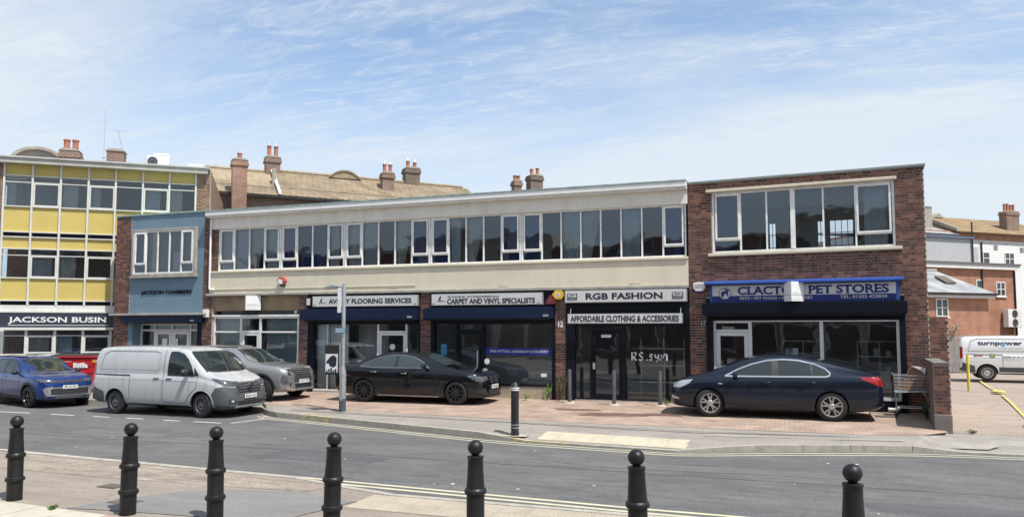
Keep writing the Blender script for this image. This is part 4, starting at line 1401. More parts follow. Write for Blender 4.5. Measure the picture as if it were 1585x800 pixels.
def chimney(label, loc, rz, w, d, z0, z1, pots, bm, cowl=False, corbel=True, group='brick chimney stacks behind the parade'):
    t = thing('chimney', label, 'chimney', (loc[0], loc[1], 0), rz, group)
    MB().box(-w / 2, w / 2, -d / 2, d / 2, z0, z1).build('stack', bm, t, recalc=False)
    if corbel:
        MB().box(-w / 2 - .07, w / 2 + .07, -d / 2 - .07, d / 2 + .07, z1 - .30, z1 - .16).box(-w / 2 - .04, w / 2 + .04, -d / 2 - .04, d / 2 + .04, z1 - .16, z1 - .04).build('corbel', bm, t, recalc=False)
    MB().prism([(-w / 2 - .05, z1), (w / 2 + .05, z1), (w / 2 - .1, z1 + .1), (-w / 2 + .1, z1 + .1)], 'y', -d / 2 - .05, d / 2 + .05).build('flaunching', m_cap, t)
    n = len(pots)
    for i, h in enumerate(pots):
        x = (i - (n - 1) / 2) * (w / max(n, 1)) * .95
        p = MB().lathe([(.15, z1 + .05), (.12, z1 + .1), (.115, z1 + h - .08), (.14, z1 + h - .06), (.14, z1 + h), (.09, z1 + h), (.09, z1 + h - .1), (0, z1 + h - .1)], 12, (x, 0, 0)).build('pot', m_pot, t, smooth=True)
        if cowl:
            MB().lathe([(.10, z1 + h), (.02, z1 + h + .22), (0, z1 + h + .24)], 8, (x, 0, 0)).build('cowl', m_steel, p, smooth=True)
    return t


chimney('short stack with two tall pots above the left of the yellow block roof', on_yel(-2.34, 3.0, 0), YA, .70, .6, 8.6, 9.62, (.52, .52), m_cbrick)
t = chimney('squat broad stack without pots beside the tall mast on the yellow block roof', on_yel(-.5, 2.5, 0), YA, .66, .6, 8.6, 9.62, (), m_cbrick, corbel=False)
o = MB().tube([(0, 0, 8.6), (0, 0, 11.37)], .008, 5).tube([(0, 0, 9.1), (.14, 0, 9.15)], .02, 5).tube([(-.12, 0, 9.3), (.1, 0, 9.3)], .02, 5).build('mast', m_steel, None, on_yel(-.93, 2.2, 0))
tag(o, 'thin tall radio mast on the yellow block roof', 'mast')
o = MB().tube([(0, 0, 9.5), (-.28, 0, 10.54)], .012, 5).tube([(-.42, 0, 10.54), (.15, 0, 10.51)], .01, 5)
for k in range(4):
    o.tube([(-.35 + k * .13, -.12, 10.54 - k * .006), (-.35 + k * .13, .12, 10.54 - k * .006)], .006, 4)
o = o.build('aerial', m_steel, None, on_yel(-.18, 2.3, 0), YA)
tag(o, 'leaning television aerial fixed beside the squat stack', 'aerial')


def ac_unit(label, loc, rz, w, h, fans, d=.35, legs=.1):
    t = thing('air_conditioner', label, 'air conditioner', loc, rz)
    MB().box(-w / 2, w / 2, 0, d, legs, legs + h).build('case', m_white, t, bevel=.02)
    for (fx, fz, fr) in fans:
        MB().lathe([(0, 0), (fr, 0), (fr, .012), (0, .012)], 20, (fx, -.012, legs + fz), 'y').build('fan_guard', m_black, t)
        g_ = MB()
        for k in range(3):
            g_.lathe([(fr * (.3 + .3 * k), 0), (fr * (.3 + .3 * k) + .012, 0), (fr * (.3 + .3 * k) + .012, .01), (fr * (.3 + .3 * k), .01), (fr * (.3 + .3 * k), 0)], 16, (fx, -.024, legs + fz), 'y')
        g_.build('grille', m_steel, t)
    if legs:
        for x in (-w / 2 + .1, w / 2 - .1):
            MB().box(x - .03, x + .03, .02, d - .02, 0, legs - .001).build('foot', m_steel, t, recalc=False)
    return t


ac_unit('white air conditioner with round fan on the yellow block roof edge', on_yel(1.33, .9, 8.66), YA, .85, .50, ((-.2, .25, .2),))
o = thing('vent_unit', 'grey slatted vent box standing behind the rooftop air conditioner', 'vent', on_yel(1.36, 1.6, 8.66), YA)
for lab, px, py, w_, z0, z1, root in ((None, 0, 0, .62, .15, .85, o),):
    MB().box(-w_ / 2, w_ / 2, 0, .5, 0, z1).build('case', m_white, root, bevel=.02)
    for k in range(5):
        MB().box(-w_ / 2 + .04, w_ / 2 - .04, -.02, .0, z0 + k * .13, z0 + k * .13 + .09).build('slat', m_inside_dark, root, recalc=False)
o = thing('vent_unit', 'low grey louvre box at the right end of the yellow block roof', 'vent', on_yel(2.77, 1.0, 8.66), YA)
MB().box(-.3, .3, 0, .5, 0, .36).build('case', m_inside, o, bevel=.02)
for k in range(3):
    MB().box(-.28, .28, -.02, .0, .04 + k * .07, .09 + k * .07).build('slat', m_inside_dark, o, recalc=False)

# ================================================================== TERRACE BEHIND: long tiled roof with chimneys
m_tiles = tile_mat('buff_roof_tiles', (0.31, 0.245, 0.16), (0.25, 0.195, 0.13), (0.12, 0.093, 0.065), .33, 10.0, .035, .6, 0.0)
m_ridge = mat('ridge_tile', (0.30, 0.24, 0.16), .9, var=.2, scale=3)


def tiled_roof(parent, x0, x1, ye, ze, yr, zr, n, m, ov=0.035):
    """overlapping tile courses between eaves (ye, ze) and ridge (yr, zr), each course a step proud of the one above"""
    mb = MB()
    for i in range(n):
        a, b = i / n, (i + 1) / n
        ya, za, yb, zb = ye + (yr - ye) * a, ze + (zr - ze) * a, ye + (yr - ye) * b, ze + (zr - ze) * b
        mb.add([(x0, ya, za + ov), (x1, ya, za + ov), (x1, yb, zb + .004), (x0, yb, zb + .004), (x0, ya, za - .02), (x1, ya, za - .02)], [(0, 1, 2, 3), (4, 5, 1, 0)])
    o = mb.build('tile_courses', m, parent, recalc=False)
    o['kind'] = 'stuff'
    return o


TJ, TA = (-24.87, 40.44, 0), R(46)
ter = thing('brick_terrace', 'terraced houses behind the parade with a long buff tiled roof', 'building', TJ, TA)
MB().box(-8.6, 7.4, -2.8, 3.4, -.4, 9.45).build('wall', m_cbrick, ter, recalc=False)
rr = MB().prism([(-3.1, 9.40), (0, 11.27), (3.6, 9.40)], 'x', -8.6, 7.4).build('roof', m_ridge, ter, recalc=False)
tiled_roof(rr, -8.7, -5.08, -3.15, 9.42, 0, 11.18, 11, m_tiles)
tiled_roof(rr, -4.93, 7.5, -3.15, 9.46, 0, 11.36, 11, m_tiles)
MB().prism([(-3.2, 9.5), (-3.2, 9.62), (.05, 11.58), (.05, 11.42)], 'x', -5.08, -4.93).build('party_parapet', m_white, rr, recalc=False)
MB().prism([(-3.2, 9.36), (-3.2, 9.46), (.0, 11.30), (.0, 11.20)], 'x', -8.76, -8.69).build('verge_board', m_black, rr, recalc=False)
MB().box(-8.6, 7.4, -3.2, -3.08, 9.28, 9.42).build('gutter', m_black, rr, recalc=False)
for k in range(35):
    x = -8.6 + k * .45
    MB().lathe([(.11, 0), (.11, .44)], 8, (x, 0, 11.28 if x < -4.7 else 11.40), 'x').build('ridge_tile', m_ridge, rr, smooth=True, recalc=False)
dm = []
for k in range(13):
    a = math.pi * k / 12
    dm.append((-.72 - .98 * math.cos(a), 11.25 + .46 * math.sin(a) ** 2))
MB().prism(dm, 'y', -.35, .5).build('curved_gablet', m_ridge, ter, recalc=False)
MB().prism([(x * 1.0, z + .06) for x, z in dm] + [(x, z - .03) for x, z in dm[::-1]], 'y', -.42, -.34).build('gablet_verge', m_ridge, ter, recalc=False)


def on_ter(x, y):
    c, s_ = math.cos(TA), math.sin(TA)
    return (TJ[0] + x * c - y * s_, TJ[1] + x * s_ + y * c)


chimney('tall plain orange stack with one pot, nearest on the tiled terrace', on_ter(-7.17, -3.4), TA, .74, .6, 0, 11.08, (.42,), m_cbrick4)
chimney('high stack with two tall pots on the white party wall', on_ter(-4.95, .1), TA, .82, .65, 9.5, 12.15, (.72, .72), m_cbrick, True)
chimney('slim stack with two cowled pots right of the curved gablet', on_ter(1.68, -1.2), TA, .75, .5, 9.5, 11.58, (.58, .58), m_cbrick, True)
chimney('dark corbelled stack with two pots behind the slim cowled stack', on_ter(3.65, .1), TA, .95, .7, 9.5, 12.3, (.5, .45), m_cbrick3, True)
chimney('far stack of two thin pots seen just above the parade roof', on_ter(11.16, .0), TA, .55, .5, -.4, 12.12, (.42, .42), m_cbrick)
chimney('far dark corbelled stack just above the parade roof', on_ter(12.55, .0), TA, .95, .7, -.4, 12.6, (.5, .6), m_cbrick3)
o = MB().box(-.11, .11, -.12, .12, 9.6, 11.2).build('vent_shaft', m_cap, None, (*on_ter(-5.1, -1.6), 0), TA, bevel=.02)
tag(o, 'pale upright duct against the tiled roof below the high stack', 'duct')
# dome-like gable roof behind the yellow block
gb = thing('gabled_roof_house', 'house with a low curved pale roof behind the yellow block', 'building', on_yel(-3.85, 4.0, 0), YA)
MB().box(-.95, .95, 0, 4, -.4, 9.3).build('wall', m_cbrick, gb, recalc=False)
dm = [(-1.05 * math.cos(math.pi * k / 12), 9.22 + .68 * math.sin(math.pi * k / 12)) for k in range(13)]
MB().prism(dm, 'y', .1, 4).build('roof', m_cap, gb, recalc=False)
MB().prism([(x, z + .07) for x, z in dm] + [(x * .93, z - .05) for x, z in dm[::-1]], 'y', -.08, .099).build('verge', m_cap, gb, recalc=False)
MB().box(-.12, .15, .02, .099, 9.3, 9.5).build('gable_vent', m_cbrick3, gb, recalc=False)

# ================================================================== RIGHT-HAND BACKGROUND
m_slate = tile_mat('grey_slates', (0.26, 0.27, 0.28), (0.33, 0.335, 0.33), (0.17, 0.18, 0.19), .28, 10.0, .012, .35, 0.0)
m_tanroof = tile_mat('tan_roof_tiles', (0.33, 0.235, 0.125), (0.27, 0.19, 0.105), (0.13, 0.095, 0.06), .33, 10.0, .02, .5, 0.0)
m_rend = mat('white_render', (0.66, 0.66, 0.64), .85, var=.06, streak=.15, streak_col=(.4, .39, .37))
m_rendg = mat('grey_render', (0.40, 0.41, 0.42), .85, var=.06)
A40 = R(40)


def small_window(parent, x, z, w, h, y=0.0, nx=2, nz=2, m=None):
    f = MB().ring(x, x + w, z, z + h, y - .04, y + .03, .06)
    for k in range(1, nx):
        f.box(x + w * k / nx - .03, x + w * k / nx + .03, y - .035, y + .025, z + .06, z + h - .06)
    for k in range(1, nz):
        f.box(x + .06, x + w - .06, y - .03, y + .02, z + h * k / nz - .025, z + h * k / nz + .025)
    f.box(x - .06, x + w + .06, y - .09, y - .0405, z - .06, z + .0)
    f = f.build('window', m or m_frame2, parent, recalc=False)
    MB().quad((x + .06, y - .012, z + .06), (x + w - .06, y - .012, z + .06), (x + w - .06, y - .012, z + h - .06), (x + .06, y - .012, z + h - .06)).build('pane', mat('dark_pane', (.05, .06, .065), .08, var=0), f, recalc=False)
    return f


ob = thing('brick_house', 'flat-roofed orange brick house behind the white van', 'building', (10.44, 52.77, 0), A40)
MB().box(-6, 4.12, 0, 7, -.3, 5.75).build('wall', m_cbrick2, ob, recalc=False)
MB().box(-6.1, 4.25, -.25, 7.1, 5.752, 6.0).build('fascia', m_rend, ob, recalc=False)
MB().box(-6.15, 4.3, -.32, 7.15, 6.002, 6.12).build('roof', mat('brown_felt', (0.13, 0.12, 0.12), .9), ob, recalc=False)
small_window(ob, 2.42, 4.1, .78, .9)
small_window(ob, .72, 4.55, .5, .55, nx=1, nz=1)
for x in (1.2, 4.0):
    MB().tube([(x, -.06, 5.7), (x, -.06, -.2)], .05, 8).build('drainpipe', m_black, ob)
MB().box(-5, 1.0, -.06, -.001, 2.95, 3.05).build('brick_course', m_cbrick3, ob, recalc=False)
c_, s_ = math.cos(A40), math.sin(A40)
ac_unit('white double-fan air conditioner on the orange brick wall', (10.44 + 3.36 * c_ + .45 * s_, 52.77 + 3.36 * s_ - .45 * c_, 2.2), A40, 1.15, 1.1, ((0, .28, .24), (0, .82, .24)), legs=0)

an = thing('slate_roof_annex', 'low orange brick annex with a grey slate roof and skylight', 'building', (8.76, 45.77, 0), A40)
MB().box(-5, 1.95, 0, 5, -.3, 3.75).build('wall', m_cbrick2, an, recalc=False)
MB().box(-5.1, 2.1, -.3, .0, 3.72, 3.93).build('fascia', m_rend, an, recalc=False)
MB().box(-5.1, 2.15, -.42, -.301, 3.86, 3.98).build('gutter', m_black, an, recalc=False)
rr = MB().add([(-5.1, -.4, 3.95), (2.1, -.4, 3.95), (.75, 2.2, 5.35), (-5.1, 2.2, 5.35), (-5.1, 5.2, 3.9), (2.1, 5.2, 3.9)], [(0, 1, 2, 3), (1, 5, 2), (3, 2, 5, 4)]).build('roof', m_slate, an, recalc=False)
MB().box(-5.1, .8, 2.1, 2.3, 5.33, 5.43).build('ridge', m_rendg, an, recalc=False)
sk = MB().add([(-.4, .55, 4.52), (.35, .55, 4.52), (.35, 1.25, 4.90), (-.4, 1.25, 4.90), (-.4, .55, 4.60), (.35, .55, 4.60), (.35, 1.25, 4.98), (-.4, 1.25, 4.98)],
              [(0, 1, 5, 4), (1, 2, 6, 5), (2, 3, 7, 6), (3, 0, 4, 7), (4, 5, 6, 7)]).build('skylight', mat('skylight_frame', (.12, .09, .07), .6), an)
small_window(an, -1.85, 2.72, .85, .95)

wh = thing('white_house', 'white rendered flat-roofed house beyond the orange brick one', 'building', (13.16, 66.53, 0), A40)
MB().box(-.1, 12, 0, 8, -.3, 8.75).build('wall', m_rend, wh, recalc=False)
MB().box(-9, -.1, -.6, 8, -.3, 9.0).build('wall', m_rendg, wh, recalc=False)
MB().box(-.15, 12.1, -.06, 8.1, 8.752, 8.95).build('coping', m_inside_dark, wh, recalc=False)
MB().add([(-9, -.75, 9.02), (-.05, -.75, 9.02), (-.05, 8, 9.9), (-9, 8, 9.9)], [(0, 1, 2, 3)]).build('lean_to_roof', m_rendg, wh, recalc=False)
MB().box(-9, -.05, -.78, -.62, 8.9, 9.05).build('verge', mat('blue_grey_trim', (.10, .13, .20), .6), wh, recalc=False)
small_window(wh, 1.78, 7.1, .72, .95, nx=1)
small_window(wh, 4.15, 7.1, 1.05, .98)
for x in (-.15, 1.6):
    MB().tube([(x, -.7 if x < 0 else -.08, 10.2 if x < 0 else 8.8), (x, -.7 if x < 0 else -.08, 5)], .06, 6).build('drainpipe', m_black, wh)
MB().box(.3, 1.3, -.03, .0, 7.0, 8.4).build('door_panel', m_rendg, wh, recalc=False)
for (x, z) in ((3.0, 8.25), (5.9, 8.15)):
    MB().box(x, x + .4, -.03, .0, z, z + .38).build('vent_grille', m_inside_dark, wh, recalc=False)

th = thing('tan_roof_house', 'house with a tan tiled roof behind the white house', 'building', (15.89, 80.3, 0), A40)
MB().box(-8, 12, 0, 9, -.3, 11.1).build('wall', m_cbrick2, th, recalc=False)
rr = MB().prism([(-.5, 11.0), (4.2, 13.1), (9, 11.0)], 'x', -1.4, 12).build('roof', m_ridge, th, recalc=False)
tiled_roof(rr, -1.5, 12, -.55, 11.02, 4.2, 13.14, 9, m_tanroof, .05)
MB().box(-8, -1.5, -.5, 8, 10.6, 10.75).add([(-8, -.6, 10.7), (-1.4, -.6, 10.7), (-4.4, 4.2, 13.0), (-8, 4.2, 13.0)], [(0, 1, 2, 3)]).build('slate_slope', m_slate, th, recalc=False)
MB().prism([(-.6, 11.0), (-.6, 11.3), (4.2, 13.45), (4.2, 13.1)], 'x', -1.75, -1.5).build('parapet', m_cap, th, recalc=False)
MB().prism([(-.6, 0), (.6, 0), (.0, .45)], 'y', 0, 3).build('gablet', m_cap, th, (1.0, 3.5, 12.95), recalc=False)


def on_tan(x, y):
    return (15.89 + x * c_ - y * s_, 80.3 + x * s_ + y * c_)


chimney('broad stack with four terracotta pots at the right edge', on_tan(7.2, 1.0), A40, 1.7, .8, 10, 13.4, (.8, .85, .75, .8), m_cbrick)
chimney('squat potless stack on the slate slope at far right', on_tan(-3.6, 1.2), A40, 1.0, .8, 10, 13.3, (), m_cap, corbel=False)
pa = thing('parapet_shed', 'pale-roofed lean-to at the right edge of the view', 'building', (16.5, 50.0, 0), A40)
MB().box(0, 6, 0, 4, -.3, 3.4).build('wall', m_cream, pa, recalc=False)
MB().add([(-.2, -.3, 3.5), (6, -.3, 3.5), (6, 4, 4.8), (-.2, 4, 4.8)], [(0, 1, 2, 3)]).build('roof', m_slate, pa, recalc=False)

# brick garden wall with a rendered foot, standing out from the pet shop's right corner
m_foot = mat('stained_render', (.17, .155, .14), .9, var=.25, scale=4, bump=.3, streak=.5)
gw = thing('brick_side_wall', 'dark brick pier with rendered foot ending the low wall beside the pet shop', 'wall', in_pet(5.84, -2.70, 0), PA)
brick_wall(gw, [(0, .30, .26, 1.33)], y=0, thick=.1, singles=60, name='brick_face', seed=41)
MB().box(.002, .298, .101, 2.6, .26, 1.33).build('core', m_cbrick3, gw, recalc=False)
MB().box(-.02, .33, -.03, 2.6, -.2, .258).build('rendered_foot', m_foot, gw, bevel=.015)
MB().box(-.008, .308, -.012, 2.6, 1.332, 1.38).build('coping', m_foot, gw, bevel=.01)
gw2 = thing('brick_rear_wall', 'taller dark brick wall set back beside the pet shop corner', 'wall', in_pet(6.0, .25, 0), PA)
brick_wall(gw2, [(0, .42, -.1, 2.42)], y=0, thick=.1, singles=60, name='brick_face', seed=42)
MB().box(0, .42, .101, 4, -.1, 2.42).build('core', m_mortar, gw2, recalc=False)
# grey board fence
fe = thing('board_fence', 'weathered grey vertical-board fence behind the white van', 'fence', (6.6, 42.0, 0), R(25))
m_wood = mat('weathered_board', (0.26, 0.24, 0.215), .9, var=.25, scale=3, streak=.3, stretch=(3, 3, .4))
bm_ = [MB().box(0, .138, 0, .025, 0, h).mesh('fence_board', m_wood) for h in (1.78, 1.83, 1.75)]
for k in range(26):
    obj('fence_board', bm_[k % 3], fe, (-1.2 + k * .145, random.uniform(0, .01), 0))
for z in (.4, 1.4):
    MB().box(-1.2, 2.6, .03, .09, z, z + .09).build('rail', m_wood, fe, recalc=False)
# weeds along the fence top
def weed(name, label, loc, n, h, spread, c=(0.07, 0.12, 0.03), cat='weed', group=None, leaf=.05):
    t = thing(name, label, cat, loc, 0, group)
    st, lf = MB(), MB()
    for i in range(n):
        a, r = random.uniform(0, 6.28), random.uniform(.2, 1) * spread
        tip = Vector((math.cos(a) * r, math.sin(a) * r, h * random.uniform(.5, 1)))
        st.tube([(0, 0, 0), tip * .5 + Vector((0, 0, .05 * h)), tip], .004, 4)
        for k in range(7):
            p = tip * random.uniform(.3, 1)
            u = Vector((random.uniform(-1, 1), random.uniform(-1, 1), random.uniform(-.3, .8))).normalized() * leaf
            v = u.cross(Vector((random.uniform(-1, 1), random.uniform(-1, 1), random.uniform(-1, 1)))).normalized() * leaf * .4
            lf.quad(p, p + u * .5 + v, p + u, p + u * .5 - v)
    m = mat('weed_leaf_%.2f' % c[0], c, .7, var=.3, scale=20)
    st.build('stem', m, t)
    o = lf.build('leaves', m, t, recalc=False)
    o['kind'] = 'stuff'
    return t


weed('weed', 'fresh green weed clump at the foot of the carpet shop pier', (-6.75, 21.85, 0), 16, .5, .28, (0.11, 0.19, 0.03))
weed('weed', 'smaller pale weed on the paving left of the pier weed', (-7.35, 21.6, 0), 10, .2, .18, (0.14, 0.22, 0.05), leaf=.04)
weed('weed', 'straggly dark weed climbing the carpet shop pier', (-6.35, 21.9, 0), 14, .8, .25, (0.05, 0.09, 0.03))
weed('weed', 'low weed between the rightmost steel post and the parked car', (-3.2, 21.6, 0), 12, .16, .3, (0.12, 0.17, 0.04), leaf=.04)
weed('weed', 'dark weed in the corner behind the shopping trolley', in_pet(5.78, -1.1, -.03), 16, .45, .22, (0.04, 0.09, 0.025))
weed('weed', 'small weed in the slab joints right of the leftmost bollard', (-9.05, 7.45, NEAR_Z), 8, .07, .09, (0.07, 0.13, 0.03), leaf=.035)
weed('weed', 'dark weed tuft between slabs in the bottom left corner', (-9.85, 6.95, NEAR_Z), 10, .1, .09, (0.04, 0.08, 0.02), leaf=.04)
weed('weed', 'tuft of weed where the yard entrance meets the pavement', (3.75, 18.95, -.13), 8, .06, .16, (0.10, 0.14, 0.04), leaf=.04)
weed('weed', 'pale dry stalks standing above the board fence', (7.6, 42.6, 1.6), 24, .8, .9, (0.3, 0.27, 0.2), leaf=.09)

# ================================================================== ACROSS THE STREET, BEHIND THE VIEWER (seen in the shop glass)
op = thing('opposite_terrace', 'pale three-storey terrace across the street, mirrored in the shop windows', 'building', (0, -13, 0))
m_opp = mat('opposite_render', (0.50, 0.47, 0.42), .85, var=.12, scale=.6, streak=.3)
m_opp2 = mat('opposite_brick', (0.26, 0.13, 0.09), .9, var=.15, scale=.8)
for k_, (x0, x1, h_, mm) in enumerate(((-46, -30, 8.5, m_opp2), (-30, -17, 9.5, m_opp), (-17, -6, 8.6, m_opp2), (-6, 7, 10.2, m_opp), (7, 18, 8.8, m_opp2), (18, 34, 9.6, m_opp))):
    MB().box(x0 + .002, x1 - .002, -9, 0, -.3, h_).build('wall', mm, op, recalc=False)
    MB().box(x0 + .1, x1 - .1, .0, .25, 2.9, 3.5).build('fascia', MATS['sign_dark_blue'] if k_ % 2 else mat('maroon_fascia', (.16, .02, .025), .5), op, recalc=False)
    MB().box(x0, x1, -9.1, .35, h_ + .001, h_ + .25).build('cornice', m_opp, op, recalc=False)
    n_ = int((x1 - x0) / 2.6)
    for q in range(n_):
        xa = x0 + (q + .5) * (x1 - x0) / n_
        for z in (4.4, 7.2):
            f_ = MB().ring(xa - .6, xa + .6, z, z + 1.7, -.05, .06, .09).build('window', m_frame2, op, recalc=False)
            MB().quad((xa + .51, .01, z + .09), (xa - .51, .01, z + .09), (xa - .51, .01, z + 1.61), (xa + .51, .01, z + 1.61)).build('pane', mat('dark_pane', (.05, .06, .065), .08, var=0), f_, recalc=False)
        f_ = MB().ring(xa - 1.1, xa + 1.1, .3, 2.8, -.05, .05, .09).build('shop_window', m_frame2, op, recalc=False)
        MB().quad((xa + 1.01, .01, .39), (xa - 1.01, .01, .39), (xa - 1.01, .01, 2.71), (xa + 1.01, .01, 2.71)).build('pane', MATS['dark_pane'], f_, recalc=False)

# ================================================================== STREET FURNITURE
m_iron = mat('cast_iron_paint', (0.010, 0.0105, 0.011), .45, spec=.35, var=.3, scale=7, bump=.15, bscale=60, fine=.12, fscale=90, streak=.35, streak_col=(.06, .055, .05))
bp = MB()
k = 1.157
body_prof = [(.0, -.06), (.088, -.06), (.088, .0), (.088, .255), (.105, .262), (.110, .285), (.105, .308), (.090, .318), (.087, .33), (.087, .575), (.104, .585), (.109, .608), (.104, .63),
             (.089, .645), (.086, .68), (.080, .78), (.076, .86), (.075, .955), (.081, .965), (.081, .978), (.055, .985), (.03, .99), (.03, 1.0)]
ball_prof = [(.03, .985)] + [(.082 * math.sin(math.pi * (1 - t / 12)), 1.071 + .082 * math.cos(math.pi * (1 - t / 12))) for t in range(2, 13)]
body_me = MB().lathe([(r * 1.12, z) for r, z in body_prof], 28).mesh('post', m_iron, smooth=True)
ball_me = MB().lathe([(max(r * 1.03, 0) if z < 1.1529 else 0, z) for r, z in ball_prof], 28).mesh('ball', m_iron, smooth=True)
BL = [(-10.09, 7.72, 'leftmost'), (-7.95, 7.62, 'second from the left'), (-6.67, 7.73, 'third from the left'), (-5.02, 7.75, 'middle one'), (-3.2, 7.73, 'fifth from the left'), (-1.43, 7.71, 'second from the right'), (.52, 7.52, 'rightmost')]
for i, (x, y, lab) in enumerate(BL):
    t = thing('bollard', 'black ball-topped iron bollard, %s of the seven on the near pavement' % lab, 'bollard', (x, y, NEAR_Z), 0, 'ball-topped bollards on the near pavement')
    t.rotation_euler = (R(random.uniform(-1, 1)), R(random.uniform(-1.2, 1.2)), i * 1.3)
    obj('post', body_me, t)
    obj('ball', ball_me, t)
m_dblk = mat('bollard_black', (0.015, 0.016, 0.02), .4, var=.2)
t = thing('banded_bollard', 'black plastic bollard with silver and red bands at the far crossing', 'bollard', (-5.7, 16.02, -.245))
MB().lathe([(0, -.05), (.10, -.05), (.10, .0), (.088, .10), (.088, .985), (.096, .99), (.096, 1.08), (.088, 1.09), (.08, 1.13), (.05, 1.165), (0, 1.175)], 22).build('post', m_dblk, t, smooth=True)
for z, h, mm in ((.995, .025, m_white), (1.035, .03, m_white), (.17, .02, m_steel), (.235, .02, m_steel)):
    MB().lathe([(.0885 if z < .9 else .0965, z), (.093 if z < .9 else .099, z), (.093 if z < .9 else .099, z + h), (.0885 if z < .9 else .0965, z + h)], 22).build('band', mm, t, smooth=True)
MB().box(.0, .095, -.03, .03, 1.0, 1.06).build('red_reflector', mat('red_reflector', (.35, .02, .02), .3), t, recalc=False)
flat_patch('concrete_collar', [(-5.7 + .32 * math.cos(a * .63) * (1.2 if a % 2 else .9), 16.02 + .2 * math.sin(a * .63), ) for a in range(10)], m_slab, -.232, pav)
for x, y, lab in ((-5.93, 21.39, 'left'), (-4.6, 21.27, 'middle'), (-3.33, 21.4, 'right')):
    t = thing('steel_post', 'plain grey steel post before the fashion shop, %s of three' % lab, 'bollard', (x, y, -.02), 0, 'steel posts before the fashion shop')
    MB().lathe([(0, -.05), (.057, -.05), (.057, .93), (.050, .955), (0, .962)], 18).build('post', mat('grey_post', (.10, .10, .105), .55, metal=.3, var=.25, scale=8, streak=.4, streak_col=(.2, .17, .14)), t, smooth=True)
    MB().lathe([(0, 0), (.16, 0), (.13, .03), (0, .03)], 14).build('footing', m_slab, t)
o = MB().lathe([(0, -.05), (.048, -.05), (.048, 1.18), (.038, 1.21), (0, 1.215)], 16).build('yellow_post', m_yellow, None, (6.05, 31.0, -.03), smooth=True)
tag(o, 'slim yellow post in the yard entrance before the white van', 'bollard')

# lamp column with sign plates and poster board
lp = thing('lamp_column', 'grey steel lamp column with small lantern before the flooring shop', 'lamp post', (-11.37, 18.0, -.13))
MB().lathe([(0, -.05), (.090, -.05), (.090, 1.02), (.088, 1.06), (.055, 1.20), (.052, 1.24), (.050, 3.46), (.046, 3.48), (0, 3.485)], 20).build('column', m_steel, lp, smooth=True)
MB().box(-.04, .04, -.096, -.086, .3, .85).build('access_door', m_steel, lp, bevel=.006)
MB().lathe([(.091, .02), (.093, .02), (.093, .36), (.091, .36)], 20).build('dark_base_band', mat('column_base', (.06, .075, .09), .6), lp)
la = MB().tube([(0, 0, 3.36), (-.12, 0, 3.40), (-.22, -.03, 3.40)], .025, 8).build('arm', m_steel, lp)
MB().prism([(-.60, 3.37), (-.58, 3.345), (-.22, 3.36), (-.18, 3.42), (-.30, 3.45), (-.50, 3.42)], 'y', -.10, .08).build('lantern', mat('lantern_grey', (.30, .31, .31), .5), la, bevel=.015)
MB().box(-.19, -.07, -.03, -.005, 2.68, 3.36).build('white_plate', m_white, lp, bevel=.004)
for z in (3.25, 2.78):
    MB().box(-.08, -.055, -.03, .03, z, z + .03).build('clip', m_steel, lp, recalc=False)
pl = thing('parking_plate', 'small blue and white parking plate strapped to the lamp column', 'sign', (-11.37, 18.0, -.13))
MB().box(-.22, .10, -.085, -.078, 2.13, 2.26).build('plate', mat('plate_blue', (.10, .25, .38), .5), pl, recalc=False)
for k in range(2):
    MB().box(-.19, .07, -.0875, -.0855, 2.215 - .055 * k, 2.232 - .055 * k).build('text_line', m_white, pl, recalc=False)
pb = thing('poster_board', 'black board with torn white poster fixed low on the lamp column', 'poster board', (-11.37, 18.0, -.13), R(15))
MB().box(-.50, -.12, -.03, .0, 1.0, 1.80).build('board', m_black, pb, bevel=.008)
MB().box(-.09, -.06, -.04, .04, .95, 1.85).build('side_rail', m_steel, pb, recalc=False)
MB().box(-.48, -.14, -.0335, -.0305, 1.06, 1.56).build('poster', m_sign, pb, recalc=False)
b = MB()
b.prism([(-.45, 1.36), (-.34, 1.49), (-.24, 1.53), (-.17, 1.45), (-.18, 1.25), (-.25, 1.19), (-.36, 1.23), (-.39, 1.31), (-.465, 1.30)], 'y', -.0365, -.0336)
for k in range(5):
    b.box(-.46 + k * .06, -.42 + k * .062, -.0365, -.0336, 1.05 + .02 * (k % 2), 1.12 + .03 * (k % 3))
b.build('print', m_ink, pb, recalc=False)
for z in (1.1, 1.75, 1.45):
    MB().box(-.06, .02, -.02, .02, z, z + .03).build('strap', m_steel, pb, recalc=False)

# alarm boxes
o = thing('alarm_box', 'red and white bell box on the cream band', 'alarm box', (-16.38, FY, 4.05 - .36))
MB().prism([(-.14, .0), (.10, -.06), (.17, .08), (.10, .20), (-.10, .20), (-.17, .10)], 'y', -.14, -.001).build('case', mat('faded_red', (.42, .09, .07), .6, var=.2), o, bevel=.012)
MB().prism([(-.12, .0), (.06, -.05), (.07, .10), (-.10, .14)], 'y', -.148, -.1405).build('face', m_white, o, recalc=False)
MB().box(-.05, .12, -.12, -.01, -.115, -.055).build('strobe', m_black, o, bevel=.01)
o = thing('alarm_box', 'yellow hexagonal alarm box left of the fashion sign', 'alarm box', (-6.42, FY, 3.13))
hexa = [(.20 * math.cos(a * math.pi / 3) * 1.0, .155 * math.sin(a * math.pi / 3)) for a in range(6)]
MB().prism(hexa, 'y', -.12, -.02).build('case', mat('alarm_yellow', (.60, .42, .03), .5, var=.12), o, bevel=.01)
MB().box(-.09, .06, -.124, -.1205, -.05, .05).build('label', m_white, o, recalc=False)
MB().box(-.06, .04, -.127, -.1242, -.015, .015).build('label_print', mat('label_red', (.4, .05, .05), .5), o, recalc=False)
o = thing('alarm_box', 'dark red triangular alarm box beside the yellow one', 'alarm box', (-6.66, FY, 2.95))
